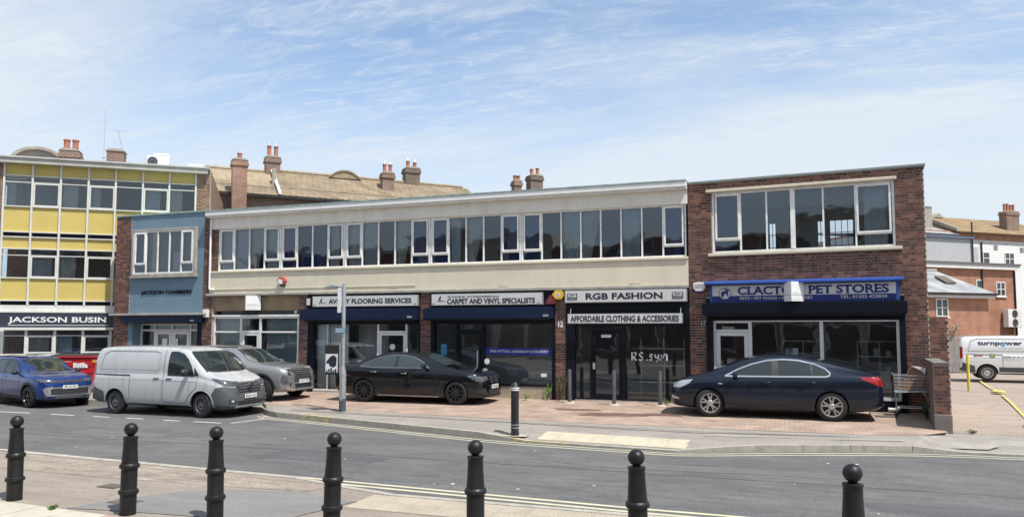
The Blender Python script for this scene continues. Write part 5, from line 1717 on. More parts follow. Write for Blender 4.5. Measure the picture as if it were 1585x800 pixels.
MB().prism([(-.16, -.06), (.16, -.06), (.14, -.1), (-.14, -.1)], 'y', -.17, -.04).prism([(-.16, -.059), (.16, -.059), (.02, .17), (-.02, .17)], 'y', -.17, -.04).build('case', mat('alarm_maroon', (.16, .02, .03), .5, var=.2), o)
MB().lathe([(.06, 0), (.07, 0), (.07, .006), (.06, .006), (.06, 0)], 4, (0, -.176, -.0), 'y').build('mark', mat('alarm_mark', (.35, .12, .12), .5), o)
o = thing('alarm_box', 'white shield-shaped alarm box at the left of the pet shop sign', 'alarm box', in_pet(.30, 0, 3.27), PA)
MB().prism([(-.17, .13), (.0, .155), (.17, .13), (.16, -.03), (.09, -.10), (-.09, -.10), (-.16, -.03)], 'y', -.10, -.001).build('case', m_white, o, bevel=.012)
MB().prism([(-.10, -.10), (.10, -.10), (.05, -.15), (-.05, -.15)], 'y', -.09, -.001).build('blue_foot', m_dblue, o, recalc=False)
for k, s_ in enumerate(('24 HOUR', 'SECURITY', 'PROTECTION')):
    text(s_, -.12, .12, .065 - k * .045, .093 - k * .045, -.10, m_ink, o, 'lettering', depth=.003)
o = thing('number_plaque', 'grey house number seventeen on the brick left of the pet shop door', 'number', in_pet(.40, 0, 2.27), PA)
text('17', -.07, .07, -.07, .07, -.005, m_steel, o, 'digits', bold=.02, depth=.03)
o = thing('number_mark', 'peeling white number on the pier left of the fashion shop', 'number', (-6.38, FY, 2.26))
text('12', -.08, .08, -.10, .10, -.006, m_white, o, 'digits', bold=.05, depth=.003)


def v_board(label, loc, rz, w, h, out):
    """estate agent's folded board standing out from the wall"""
    t = thing('agents_board', label, 'board', loc, rz, "folded white agents' boards")
    MB().prism([(-w / 2, 0), (-w * .08, -out), (w / 2, 0)], 'z', 0, h).build('panel', m_white, t, recalc=False)
    m = mat('board_print', (.42, .44, .45), .6, var=.2, scale=20)
    for (xa, ya, xb, yb) in ((-w / 2, 0, -w * .08, -out), (-w * .08, -out, w / 2, 0)):
        d = Vector((xb - xa, yb - ya, 0))
        n = Vector((d.y, -d.x, 0)).normalized() * .003
        for z0, z1, t0, t1 in ((.30, .345, .06, .94), (.40, .415, .1, .6), (.08, .10, .1, .7)):
            a, b = Vector((xa, ya, 0)) + d * t0 + n, Vector((xa, ya, 0)) + d * t1 + n
            MB().quad((a.x, a.y, z0 * h), (b.x, b.y, z0 * h), (b.x, b.y, z1 * h), (a.x, a.y, z1 * h)).build('print_line', m, t, recalc=False)
    MB().box(-.02, .02, -.01, .2, h * .4, h * .5).build('fixing', m_steel, t, recalc=False)
    return t


v_board('folded white board in front of the pet shop sign', in_pet(2.82, -.22, 2.84), PA, .50, .52, .28)
v_board('folded white board on the bare chipboard fascia', (-17.62, FY - .02, 2.76), 0, .68, .50, .30)

# shopping trolley with a cardboard box
tr = thing('shopping_trolley', 'wire shopping trolley parked by the brick corner of the pet shop', 'trolley', in_pet(5.52, -.62, .0), PA)
m_chrome = mat('trolley_wire', (.45, .46, .47), .35, metal=.7, var=.1)
fr = MB()
for y in (-.24, .24):
    fr.tube([(-.36, y, .09), (-.40, y, .95), (-.38, y, 1.0)], .014, 6)
    fr.tube([(-.36, y, .20), (.40, y * .9, .20), (.22, y * .9, .62)], .013, 6)
    fr.tube([(-.38, y, .56), (.42, y * .9, .62)], .013, 6)
    fr.tube([(.46, y * .9, .1), (.36, y * .9, .60)], .012, 6)
fr.build('frame', m_chrome, tr)
bk = MB()
for z in (.58, .66, .74, .82, .90, .98):
    e = .44 + (z - .58) * .12
    bk.tube([(-.40, -.25, z), (e, -.22, z)], .005, 4).tube([(-.40, .25, z), (e, .22, z)], .005, 4).tube([(e, -.22, z), (e, .22, z)], .005, 4)
for k_ in range(14):
    x = -.38 + k_ * .062
    bk.tube([(x, -.25, .58), (x, -.245, .98)], .0035, 4).tube([(x, .25, .58), (x, .245, .98)], .0035, 4)
for k_ in range(8):
    y = -.21 + k_ * .06
    bk.tube([(-.40, y, .58), (.44, y, .58), (.49, y, .98)], .004, 4)
bk.build('basket', m_chrome, tr)
MB().tube([(-.42, -.26, 1.0), (-.44, 0, 1.0), (-.42, .26, 1.0)], .02, 8).build('push_handle', mat('handle_blue', (.1, .2, .3), .5), tr)
wm = MB().lathe([(0, -.018), (.05, -.018), (.06, 0), (.05, .018), (0, .018)], 14, (0, 0, 0), 'y').mesh('castor', m_black, smooth=True)
for x, y in ((-.36, -.24), (-.36, .24), (.44, -.21), (.44, .21)):
    obj('castor', wm, tr, (x, y, .06))
cb = thing('cardboard_box', 'flattened brown cardboard leaning in the shopping trolley', 'box', in_pet(5.50, -.62, .60), PA)
m_card = mat('cardboard', (.26, .16, .09), .85, var=.15)
MB().prism([(-.30, .02), (.20, .02), (.36, .50), (.0, .62), (-.10, .40)], 'y', -.04, .03).build('panel', m_card, cb, recalc=False)
MB().prism([(.02, .60), (.22, .50), (.30, .40), (.33, .56)], 'y', -.10, .07).build('white_flap', m_white, cb, recalc=False)
o = MB().tube([(0, 0, .0), (.14, .02, .0), (.26, .0, .04)], .05, 10).build('pipe_offcut', m_white, None, in_pet(4.98, -.55, .12), PA)
tag(o, 'short white pipe end sticking out of the foot of the trolley', 'pipe')

# red wheelie bin and rubbish bags by the yellow block
bn = thing('wheelie_bin', 'large red commercial waste bin with dark lid before the yellow block', 'bin', (-23.8, 20.45, -.10), R(28))
m_red = mat('bin_red', (.42, .015, .02), .45, var=.12, scale=3, streak=.25, streak_col=(.2, .03, .03))
MB().prism([(-.60, .18), (.60, .18), (.74, 1.18), (-.74, 1.18)], 'y', -.45, .45).build('tub', m_red, bn, bevel=.03)
for z in (.42, .66, .9):
    MB().box(-.60 - (z - .18) * .14 + .02, .60 + (z - .18) * .14 - .02, -.468, -.451, z, z + .035).build('rib', m_red, bn, recalc=False)
MB().box(-.78, .78, -.50, .48, 1.185, 1.25).build('rim', m_red, bn, bevel=.02)
MB().prism([(-.50, 1.252), (.48, 1.252), (.40, 1.33), (-.44, 1.31)], 'x', -.76, .76).build('lid', mat('lid_black', (.02, .02, .022), .5), bn, bevel=.02)
MB().box(.60, .74, -.475, -.46, 1.02, 1.12).build('orange_tag', mat('tag_orange', (.6, .25, .03), .5), bn, recalc=False)
text('Biffa', -.02, .46, .84, 1.02, -.472, m_white, bn, 'lettering', bold=.04)
text('GENERAL WASTE', -.5, -.1, 1.04, 1.075, -.455, m_white, bn, 'small_lettering')
for x in (-.5, .5):
    for y in (-.35, .35):
        MB().lathe([(0, -.03), (.09, -.03), (.09, .03), (0, .03)], 14, (x, y, .09), 'y').build('castor', m_black, bn)
for i, (x, y, r_, lab) in enumerate(((-22.75, 20.5, .33, 'nearer'), (-22.45, 20.75, .26, 'farther'))):
    bm = bmesh.new()
    bmesh.ops.create_icosphere(bm, subdivisions=4, radius=1)
    rs = random.Random(i)
    dirs = [Vector((rs.uniform(-1, 1), rs.uniform(-1, 1), rs.uniform(-1, 1))).normalized() for _ in range(22)]
    for v in bm.verts:
        f = 1 + sum(.05 * math.sin(9 * v.co.dot(d)) for d in dirs[:9])
        v.co *= f * .9
        v.co.z = max(v.co.z, -.62)
        v.co = Vector((v.co.x * r_, v.co.y * r_ * .8, (v.co.z + .62) * r_ * .85))
    me = bpy.data.meshes.new('rubbish_bag')
    bm.to_mesh(me)
    bm.free()
    me.materials.append(mat('white_bag', (.55, .55, .53), .35, var=.3, scale=8))
    o = obj('rubbish_bag', me, None, (x, y, -.13))
    tag(o, 'crumpled white rubbish bag by the red bin, %s one' % lab, 'bag')

# drain covers
m_rusty = mat('worn_iron_frame', (.10, .085, .075), .8, var=.3, scale=9)
m_rusty2 = mat('worn_iron_bar', (.16, .135, .115), .7, var=.3, scale=9)
for (x, y, z, w, d, lab) in ((-8.75, 8.0, NEAR_Z, .42, .28, 'dark grating in the tarmac left of the second bollard'), (-9.75, 8.75, NEAR_Z, .36, .25, 'dark grating in the tarmac right of the leftmost bollard'), (2.75, 19.9, -.05, .5, .35, None)):
    if lab is None:
        lab = 'square inspection cover in the paving before the shopping trolley'
        x, y, z = 2.0, 20.6, -.028
    t = thing('drain_cover', lab, 'drain cover', (x, y, z), R(-4))
    MB().box(0, w, 0, d, -.02, .012).build('frame', m_rusty, t, recalc=False)
    for k_ in range(9):
        MB().box(.04 + k_ * (w - .08) / 9, .04 + (k_ + .5) * (w - .08) / 9, .04, d - .04, .0125, .019).build('bar', m_rusty2, t, recalc=False)

# ================================================================== VEHICLES
m_tyre = mat('tyre_rubber', (.014, .014, .015), .8, var=.2, scale=12)
m_carglass2 = mat('car_glass_light', (.030, .043, .043), .03, var=0.0, spec=.8)
m_carglass = mat('car_glass', (.016, .024, .025), .03, var=0.0, spec=.75)
m_lens = mat('lamp_lens', (.50, .52, .54), .12, metal=.35, var=.25, scale=18, spec=.8)
m_lens2 = mat('smoked_lens', (.13, .14, .15), .08, metal=.5, var=.7, scale=14, spec=.8)
m_taillens = mat('tail_lens', (.32, .008, .012), .12, var=.3, scale=14, spec=.8)
m_trim = mat('dark_trim', (.02, .021, .023), .5, var=.15)
m_grey_trim = mat('grey_bumper_plastic', (.075, .08, .088), .6, var=.12, scale=6)
m_bright = mat('chrome', (.72, .72, .72), .15, metal=1.0, var=0)
m_alloy = mat('alloy', (.52, .51, .49), .3, metal=.8, var=.1)
m_black_alloy = mat('black_alloy', (.03, .03, .033), .25, metal=.5, var=0)
m_seam = mat('panel_gap', (.006, .006, .007), .8, var=0)
m_plate_w = mat('plate_white', (.72, .72, .70), .5, var=.03)


def pchip(pts, x):
    """monotone cubic through points sorted by x"""
    if x <= pts[0][0]:
        return pts[0][1]
    if x >= pts[-1][0]:
        return pts[-1][1]
    n = len(pts)
    for i in range(n - 1):
        if pts[i][0] <= x <= pts[i + 1][0]:
            break

    def slope(j):
        if j <= 0:
            return (pts[1][1] - pts[0][1]) / (pts[1][0] - pts[0][0])
        if j >= n - 1:
            return (pts[-1][1] - pts[-2][1]) / (pts[-1][0] - pts[-2][0])
        a = (pts[j][1] - pts[j - 1][1]) / (pts[j][0] - pts[j - 1][0])
        b = (pts[j + 1][1] - pts[j][1]) / (pts[j + 1][0] - pts[j][0])
        return 0 if a * b <= 0 else 2 * a * b / (a + b)
    x0, y0 = pts[i]
    x1, y1 = pts[i + 1]
    h = x1 - x0
    t = (x - x0) / h
    m0, m1 = slope(i) * h, slope(i + 1) * h
    return (2 * t ** 3 - 3 * t ** 2 + 1) * y0 + (t ** 3 - 2 * t ** 2 + t) * m0 + (-2 * t ** 3 + 3 * t ** 2) * y1 + (t ** 3 - t ** 2) * m1


class Car:
    """lofted body (x forward, rear axle at x = 0, z = 0 on the ground) with glass, lamps, trim snapped on to it"""

    def __init__(self, name, label, cat, loc, rz, S, paint, scale=1.0):
        self.S, self.paint = S, paint
        self.root = thing(name, label, cat, loc, rz)
        self.root.scale = (scale,) * 3 if isinstance(scale, float) else scale
        self.body()

    def ring(self, x):
        S = self.S
        zt, zb = pchip(S['top'], x), pchip(S['bottom'], x)
        zs = min(pchip(S['belt'], x), zt - .02)
        w = pchip(S['plan'], x)
        wr = min(pchip(S['roofw'], x), w * .97)
        h = zs - zb
        P = [(0, zb), (w * .55, zb), (w * .84, zb + .01), (w * .93, zb + .05), (w * .965, zb + .14 * h), (w * .985, zb + .28 * h), (w * .997, zb + .45 * h), (w, zb + .60 * h),
             (w * .997, zb + .74 * h), (w * .988, zb + .86 * h), (w * .972, zb + .95 * h), (w * .945, zs)]
        e = min(.10, (zt - zs) * .35)
        w0 = w * .945
        for t in (.2, .4, .6, .8, 1.0):
            b = S.get('bow', .035) * math.sin(math.pi * t * .9)
            P.append((w0 + (wr - w0) * t + b * min(1, (zt - zs) / .4), zs + (zt - e - zs) * t))
        for u in (.25, .5, .75, 1.0):
            a = u * math.pi / 2
            P.append((wr * (1 - .16 * (1 - math.cos(a))), zt - e + e * .72 * math.sin(a)))
        P += [(wr * .62, zt - e * .13), (wr * .32, zt - e * .03), (0, zt)]
        return P

    def body(self):
        S = self.S
        x0, x1 = S['top'][0][0], S['top'][-1][0]
        xs, N = [], 84
        for i in range(N + 1):
            t = i / N
            t = t * .55 + .45 * (.5 - .5 * math.cos(math.pi * t))
            xs.append(x0 + (x1 - x0) * t)
        mb = MB()
        R_ = [self.ring(x) for x in xs]
        n = len(R_[0])
        full = 2 * n - 2
        vs = []
        for x, r in zip(xs, R_):
            vs += [(x, y, z) for y, z in r] + [(x, -y, z) for y, z in r[-2:0:-1]]
        fs = []
        for i in range(len(xs) - 1):
            for k in range(full):
                j = (k + 1) % full
                fs.append((i * full + k, i * full + j, (i + 1) * full + j, (i + 1) * full + k))
        fs.append(tuple(range(full)))
        fs.append(tuple((len(xs) - 1) * full + k for k in range(full))[::-1])
        mb.add(vs, fs)
        me = mb.mesh('body', [self.paint, m_trim], smooth=False)
        bm = bmesh.new()
        bm.from_mesh(me)
        bmesh.ops.triangulate(bm, faces=bm.faces)
        self.bvh = BVHTree.FromBMesh(bm)
        bm.free()
        o = bpy.data.objects.new('body', me)
        col.objects.link(o)
        # wheel arches
        cut = MB()
        for ax in S['axles']:
            for s in (-1, 1):
                r = S['arch']
                pts = [(ax + r * math.cos(a), S['wr'] + r * math.sin(a)) for a in [2 * math.pi * k / 40 for k in range(40)]]
                cut.prism(pts, 'y', s * (S['hw'] - .34), s * (S['hw'] + .3))
        cme = cut.mesh('cut', [self.paint, m_trim])
        cme.polygons.foreach_set('material_index', [1] * len(cme.polygons))
        co = bpy.data.objects.new('cut', cme)
        col.objects.link(co)
        md = o.modifiers.new('b', 'BOOLEAN')
        md.operation = 'DIFFERENCE'
        md.solver = 'EXACT'
        md.material_mode = 'INDEX'
        md.object = co
        dg = bpy.context.evaluated_depsgraph_get()
        nm = bpy.data.meshes.new_from_object(o.evaluated_get(dg))
        o.modifiers.clear()
        o.data = nm
        nm.name = 'body'
        bpy.data.objects.remove(co)
        nm.polygons.foreach_set('use_smooth', [True] * len(nm.polygons))
        nm.set_sharp_from_angle(angle=R(42))
        o.parent = self.root
        self.body_obj = o

    # --- projection on the body; direction 'L' left side, 'R' right side, 'F' front, 'B' back, 'T' top, or an angle in degrees
    def hit(self, a, z, d):
        if d in ('L', 'R'):
            s = 1 if d == 'L' else -1
            o, v = Vector((a, s * 4, z)), Vector((0, -s, 0))
        elif d == 'T':
            o, v = Vector((a, z, 5)), Vector((0, 0, -1))
        else:
            ang = {'F': 0, 'B': math.pi}.get(d, None)
            if ang is None:
                ang = R(d)
            dv, lv = Vector((math.cos(ang), math.sin(ang), 0)), Vector((-math.sin(ang), math.cos(ang), 0))
            o, v = dv * 8 + lv * a + Vector((self.S.get('cx', 1.3), 0, z)), -dv
        p, nrm, _, _ = self.bvh.ray_cast(o, v)
        if p is None:
            q, nrm, _, _ = self.bvh.find_nearest(o + v * 6)
            p = q
        if nrm.dot(v) > 0:
            nrm = -nrm
        return p, nrm

    def patch(self, name, poly, d, m, off=.006, parent=None, sub=4, thick=0.0):
        bm = bmesh.new()
        vs = [bm.verts.new((p[0], p[1], 0)) for p in poly]
        bm.faces.new(vs)
        bmesh.ops.triangulate(bm, faces=bm.faces)
        if sub:
            bmesh.ops.subdivide_edges(bm, edges=bm.edges, cuts=sub, use_grid_fill=True)
            bmesh.ops.triangulate(bm, faces=bm.faces)
        flip = None
        for v in bm.verts:
            p, n = self.hit(v.co.x, v.co.y, d)
            v.co = p + n * off
            flip = n
        bmesh.ops.recalc_face_normals(bm, faces=bm.faces)
        f = max(bm.faces, key=lambda q: q.calc_area())
        _, n, _, _ = self.bvh.find_nearest(f.calc_center_median())
        c = f.calc_center_median()
        if f.normal.dot(c - Vector((self.S.get('cx', 1.3), 0, .7))) < 0:
            bmesh.ops.reverse_faces(bm, faces=bm.faces)
        me = bpy.data.meshes.new(name)
        bm.to_mesh(me)
        bm.free()
        me.materials.append(m)
        me.polygons.foreach_set('use_smooth', [True] * len(me.polygons))
        o = obj(name, me, parent or self.root)
        if thick:
            sm = o.modifiers.new('thick', 'SOLIDIFY')
            sm.thickness = thick
            sm.offset = 1
        return o

    def line(self, name, pts, d, w, m, off=.004, parent=None, closed=False):
        """thin ribbon following the body"""
        P = [Vector((p[0], p[1], 0)) for p in pts]
        if closed:
            P.append(P[0])
        dense = []
        for a, b in zip(P, P[1:]):
            k = max(1, int((b - a).length / .06))
            dense += [a + (b - a) * i / k for i in range(k)]
        dense.append(P[-1])
        mb = MB()
        vs = []
        for i, p in enumerate(dense):
            t = (dense[min(i + 1, len(dense) - 1)] - dense[max(i - 1, 0)]).normalized()
            s = Vector((-t.y, t.x, 0)) * w / 2
            for q in (p + s, p - s):
                h, n = self.hit(q.x, q.y, d)
                vs.append(h + n * off)
        mb.add(vs, [(2 * i, 2 * i + 1, 2 * i + 3, 2 * i + 2) for i in range(len(dense) - 1)])
        return mb.build(name, m, parent or self.root, smooth=True)

    def both(self, fn, *a, **k):
        return [fn(a[0], a[1], s, *a[2:], **k) for s in ('L', 'R')]

    def wheels(self, rr, rim, spokes, m_rim, wid=.22, style='twin', steer=0.0):
        S = self.S
        ty = MB()
        h = wid / 2
        ty.lathe([(rim, -h), (rim + .02, -h - .004), (S['wr'] - .03, -h + .006), (S['wr'] - .008, -h + .03), (S['wr'], -h + .06), (S['wr'], h - .06), (S['wr'] - .008, h - .03), (S['wr'] - .03, h - .006), (rim + .02, h + .004), (rim, h)], 40, ax='y')
        tme = ty.mesh('wheel', m_tyre, smooth=True)
        rm = MB()   # outer face towards +y
        rm.lathe([(rim + .002, -h), (rim + .002, h), (rim - .018, h + .002), (rim - .03, h - .03), (rim - .035, -h)], 40, ax='y')
        rm.lathe([(0, h - .10), (rim - .03, h - .10)], 30, ax='y', m=1)
        rm.lathe([(0, h - .012), (.055, h - .014), (.075, h - .03), (.075, h - .09)], 20, ax='y')
        if style == 'steel':
            rm.lathe([(.06, h - .03), (rim * .55, h - .015), (rim * .72, h - .05), (rim - .03, h - .06)], 40, ax='y')
            for q in range(12):
                a = q * math.pi / 6
                rm.lathe([(0, h - .005), (.022, h - .005)], 8, (rim * .68 * math.cos(a), .003 - .0, rim * .68 * math.sin(a)), 'y', 1)
        else:
            for q in range(spokes):
                for da in ((-.14, .14) if style == 'twin' else (0,)):
                    a = q * 2 * math.pi / spokes + math.pi / 2
                    wdt = .015 if style == 'twin' else .022
                    c0 = Vector((math.cos(a + da * .6), 0, math.sin(a + da * .6)))
                    c1 = Vector((math.cos(a + da * 1.6), 0, math.sin(a + da * 1.6)))
                    t = Vector((-math.sin(a), 0, math.cos(a)))
                    p0, p1 = c0 * .06, c1 * (rim - .02)
                    vs = []
                    for p, ww, yy in ((p0, wdt * 1.3, h - .02), (p1, wdt * 1.15, h - .012)):
                        for sg in (-1, 1):
                            vs.append(p + t * sg * ww + Vector((0, yy, 0)))
                            vs.append(p + t * sg * ww + Vector((0, yy - .04, 0)))
                    rm.add(vs, [(0, 2, 6, 4), (0, 4, 5, 1), (2, 3, 7, 6)])
        rme = rm.mesh('rim', [m_rim, m_black], smooth=True)
        for ax in S['axles']:
            for s in (-1, 1):
                w = obj('wheel', tme, self.root, (ax, s * (S['hw'] - wid / 2 - S.get('inset', .02)), S['wr']))
                w.rotation_euler = (0, 0, (0 if s > 0 else math.pi) + (steer if ax > 1 else 0))
                obj('rim', rme, w)

    def mirror(self, x, z, m, size=.11):
        for s, d in ((1, 'L'), (-1, 'R')):
            p, n = self.hit(x, z, d)
            mb = MB()
            mb.tube([(p.x - .02, p.y - s * .03, z - .01), (p.x, p.y + s * .07, z + .0)], .025, 8)
            c = Vector((p.x - .02, p.y + s * .15, z + .035))
            prof = []
            vs, fs = [], []
            nn, mm_ = 12, 8
            for i in range(mm_ + 1):
                ph = math.pi * i / mm_
                for k in range(nn):
                    a = 2 * math.pi * k / nn
                    ex = abs(math.sin(ph)) ** .7
                    vs.append(c + Vector((.075 * math.cos(a) * ex * (1.2 if math.cos(a) > 0 else .7), s * size * -math.cos(ph), .71 * size * math.sin(a) * ex)))
            for i in range(mm_):
                for k in range(nn):
                    j = (k + 1) % nn
                    fs.append((i * nn + k, i * nn + j, (i + 1) * nn + j, (i + 1) * nn + k))
            mb.add(vs, fs)
            mb.build('mirror', m, self.root, smooth=True)

    def handle(self, x, z, m, ln=.17):
        for s, d in ((1, 'L'), (-1, 'R')):
            p, n = self.hit(x, z, d)
            y = p.y + s * .018
            MB().tube([(x - ln / 2, p.y, z), (x - ln / 2 + .02, y, z), (x + ln / 2 - .02, y, z), (x + ln / 2, p.y, z)], .014, 6).build('handle', m, self.root, smooth=True)

    def plate(self, txt, z, d='F', w=.52, off=.02, m=None):
        p, n = self.hit(0, z, d)
        s = 1 if d == 'F' else -1
        t = Empty_part('number_plate', self.root, (p.x + s * off, 0, z), R(90) * s)
        MB().box(-w / 2, w / 2, -.006, .004, -.055, .055).build('backing', m or m_plate_w, t, bevel=.003)
        text(txt, -w / 2 + .03, w / 2 - .03, -.037, .037, -.0065, m_ink, t, 'characters', bold=.02, depth=.001)
        return t


def Empty_part(name, parent, loc, rz):
    return obj(name, None, parent, loc, rz)


def arc(cx, cz, r, a0, a1, n=16):
    return [(cx + r * math.cos(R(a0 + (a1 - a0) * i / n)), cz + r * math.sin(R(a0 + (a1 - a0) * i / n))) for i in range(n + 1)]


def paint(name, c, metal=.35, rough=.32, dirt=0.0, dirt_col=(.2, .19, .17), coat=1.0, spec=.5):
    return mat(name, c, rough, metal=metal, var=.0, coat=coat, spec=spec, streak=dirt, streak_col=dirt_col)


# ---------- dark blue hatchback in front of the pet shop
S = dict(axles=(0, 2.737), wr=.338, arch=.372, hw=.918, cx=1.3,
         top=[(-1.12, .48), (-1.115, .66), (-1.09, .86), (-1.05, 1.00), (-.98, 1.075), (-.80, 1.13), (-.45, 1.225), (0, 1.345), (.45, 1.435), (.9, 1.485), (1.25, 1.495), (1.6, 1.472), (1.95, 1.395), (2.3, 1.265), (2.65, 1.11), (2.80, 1.05), (2.95, 1.015), (3.2, .965), (3.42, .90), (3.56, .83), (3.65, .73), (3.695, .60), (3.71, .46)],
         bottom=[(-1.12, .36), (-.9, .26), (-.4, .2), (.5, .18), (2.3, .18), (3.2, .2), (3.5, .22), (3.71, .28)],
         belt=[(-1.12, .80), (-1.0, 1.0), (-.5, 1.03), (.5, 1.0), (1.6, .975), (2.4, .955), (3.0, .91), (3.4, .82), (3.71, .6)],
         plan=[(-1.12, .56), (-1.09, .72), (-1.0, .82), (-.7, .885), (0, .915), (1.2, .918), (2.6, .915), (3.1, .885), (3.4, .82), (3.58, .72), (3.67, .60), (3.71, .45)],
         roofw=[(-1.12, .5), (-1.0, .68), (-.5, .66), (.3, .60), (1.2, .59), (1.9, .60), (2.5, .68), (2.9, .78), (3.4, .72), (3.71, .42)])
pt = paint('dark_blue_metallic', (.008, .0125, .026), .3, .3, coat=.8, spec=.2)
c = Car('parked_hatchback', 'dark blue hatchback parked facing left before the pet shop', 'car', (.97, 20.36, -.055), R(180), S, pt, 1.022)
WIN = [(2.36, .985), (2.05, 1.15), (1.75, 1.27), (1.4, 1.36), (1.05, 1.39), (.7, 1.37), (.35, 1.29), (.12, 1.19), (.02, 1.10), (.03, 1.035), (.12, 1.01), (1.2, .995)]
for d in ('L', 'R'):
    c.patch('side_window', WIN, d, m_carglass)
    c.line('chrome_trim', WIN, d, .034, m_bright, .010, closed=True)
    c.patch('door_pillar', [(1.13, .99), (1.30, .985), (1.30, 1.375), (1.16, 1.385)], d, m_trim, .009, sub=2)
    c.line('quarter_bar', [(.40, 1.0), (.42, 1.30)], d, .03, m_trim, .010)
    c.line('door_seam', [(1.22, .985), (1.20, .6), (1.22, .30), (2.0, .30), (2.33, .36), (2.36, .7), (2.40, .96)], d, .012, m_seam)
    c.line('door_seam', [(1.20, .32), (.62, .32), (.40, .52), (.28, .72), (.05, .98)], d, .012, m_seam)
    c.line('body_crease', [(2.5, .78), (1.2, .80), (0.3, .84), (-.7, .90)], d, .012, pt, .008)
    c.line('sill_strip', [(2.25, .235), (.45, .235)], d, .03, m_trim, .005)
    c.patch('side_repeater', [(2.42, .79), (2.52, .80), (2.52, .83), (2.42, .82)], d, m_lens, .01, sub=1)
    c.patch('tail_lamp', [(-1.06, .80), (-.62, .98), (-.66, 1.01), (-.98, 1.02), (-1.07, .95)], d, m_taillens, .012)
    c.patch('head_lamp', [(3.62, .68), (3.60, .78), (3.36, .86), (3.12, .89), (3.2, .80), (3.40, .69)], d, m_lens, .012)
    c.patch('fog_lamp', [(3.66, .42), (3.64, .50), (3.46, .44), (3.46, .40)], d, m_lens, .010, sub=2)
    c.line('arch_lip', arc(0, .338, .375, 5, 175), d, .02, pt, .008)
    c.line('arch_lip', arc(2.737, .338, .375, 5, 175), d, .02, pt, .008)
c.patch('windscreen', [(-.60, 1.12), (.60, 1.12), (.50, 1.43), (-.50, 1.43)], 'F', m_carglass, .006)
c.patch('rear_window', [(-.56, 1.15), (.56, 1.15), (.46, 1.42), (-.46, 1.42)], 'B', m_carglass, .006)
c.patch('tail_lamp', [(-.80, .84), (-.45, .88), (-.45, .98), (-.80, 1.0)], 'B', m_taillens, .01)
c.patch('tail_lamp', [(.80, .84), (.45, .88), (.45, .98), (.80, 1.0)], 'B', m_taillens, .01)
c.patch('grille', [(-.45, .56), (.45, .56), (.5, .72), (-.5, .72)], 'F', m_trim, .008)
MB().prism([(-.99, 1.07), (-1.10, 1.085), (-1.08, 1.06), (-.97, 1.045)], 'y', -.62, .62).build('boot_spoiler', pt, c.root)
c.wheels(.338, .235, 5, m_alloy, .23, 'twin', R(12))
c.mirror(2.12, 1.0, pt)
c.handle(1.42, .86, pt)
c.handle(.42, .88, pt)
c.plate('FX09 KLD', .62, 'B')

# ---------- black saloon in front of the flooring shop
S = dict(axles=(0, 2.975), wr=.338, arch=.372, hw=.925, cx=1.3,
         top=[(-1.12, .48), (-1.11, .7), (-1.09, .95), (-1.05, 1.07), (-.95, 1.10), (-.62, 1.12), (-.46, 1.135), (-.12, 1.265), (.25, 1.385), (.65, 1.455), (1.1, 1.478), (1.45, 1.465), (1.8, 1.40), (2.15, 1.27), (2.5, 1.12), (2.68, 1.055), (2.85, 1.03), (3.2, .985), (3.5, .92), (3.68, .85), (3.77, .75), (3.81, .62), (3.825, .46)],
         bottom=[(-1.12, .34), (-.9, .24), (-.4, .19), (.5, .16), (2.5, .16), (3.4, .17), (3.82, .20)],
         belt=[(-1.12, .85), (-1.0, 1.02), (-.4, 1.03), (.5, 1.0), (1.6, .98), (2.5, .965), (3.1, .93), (3.5, .86), (3.82, .6)],
         plan=[(-1.12, .60), (-1.08, .76), (-.98, .84), (-.6, .90), (0, .922), (1.2, .925), (2.8, .925), (3.2, .90), (3.5, .84), (3.68, .74), (3.78, .60), (3.825, .48)],
         roofw=[(-1.12, .5), (-1.0, .74), (-.5, .72), (.1, .64), (.7, .60), (1.4, .60), (2.0, .63), (2.6, .73), (3.0, .80), (3.5, .74), (3.82, .44)])
pt = paint('black_paint', (.003, .0035, .006), .0, .25, coat=.9, spec=.2)
c = Car('parked_saloon', 'glossy black saloon with black wheels parked before the flooring shop', 'car', (-11.85, 20.80, -.045), 0, S, pt, 1.0)
WIN = [(2.12, 1.02), (1.85, 1.20), (1.55, 1.32), (1.2, 1.375), (.8, 1.37), (.4, 1.29), (.1, 1.18), (-.12, 1.08), (-.16, 1.035), (.5, 1.01)]
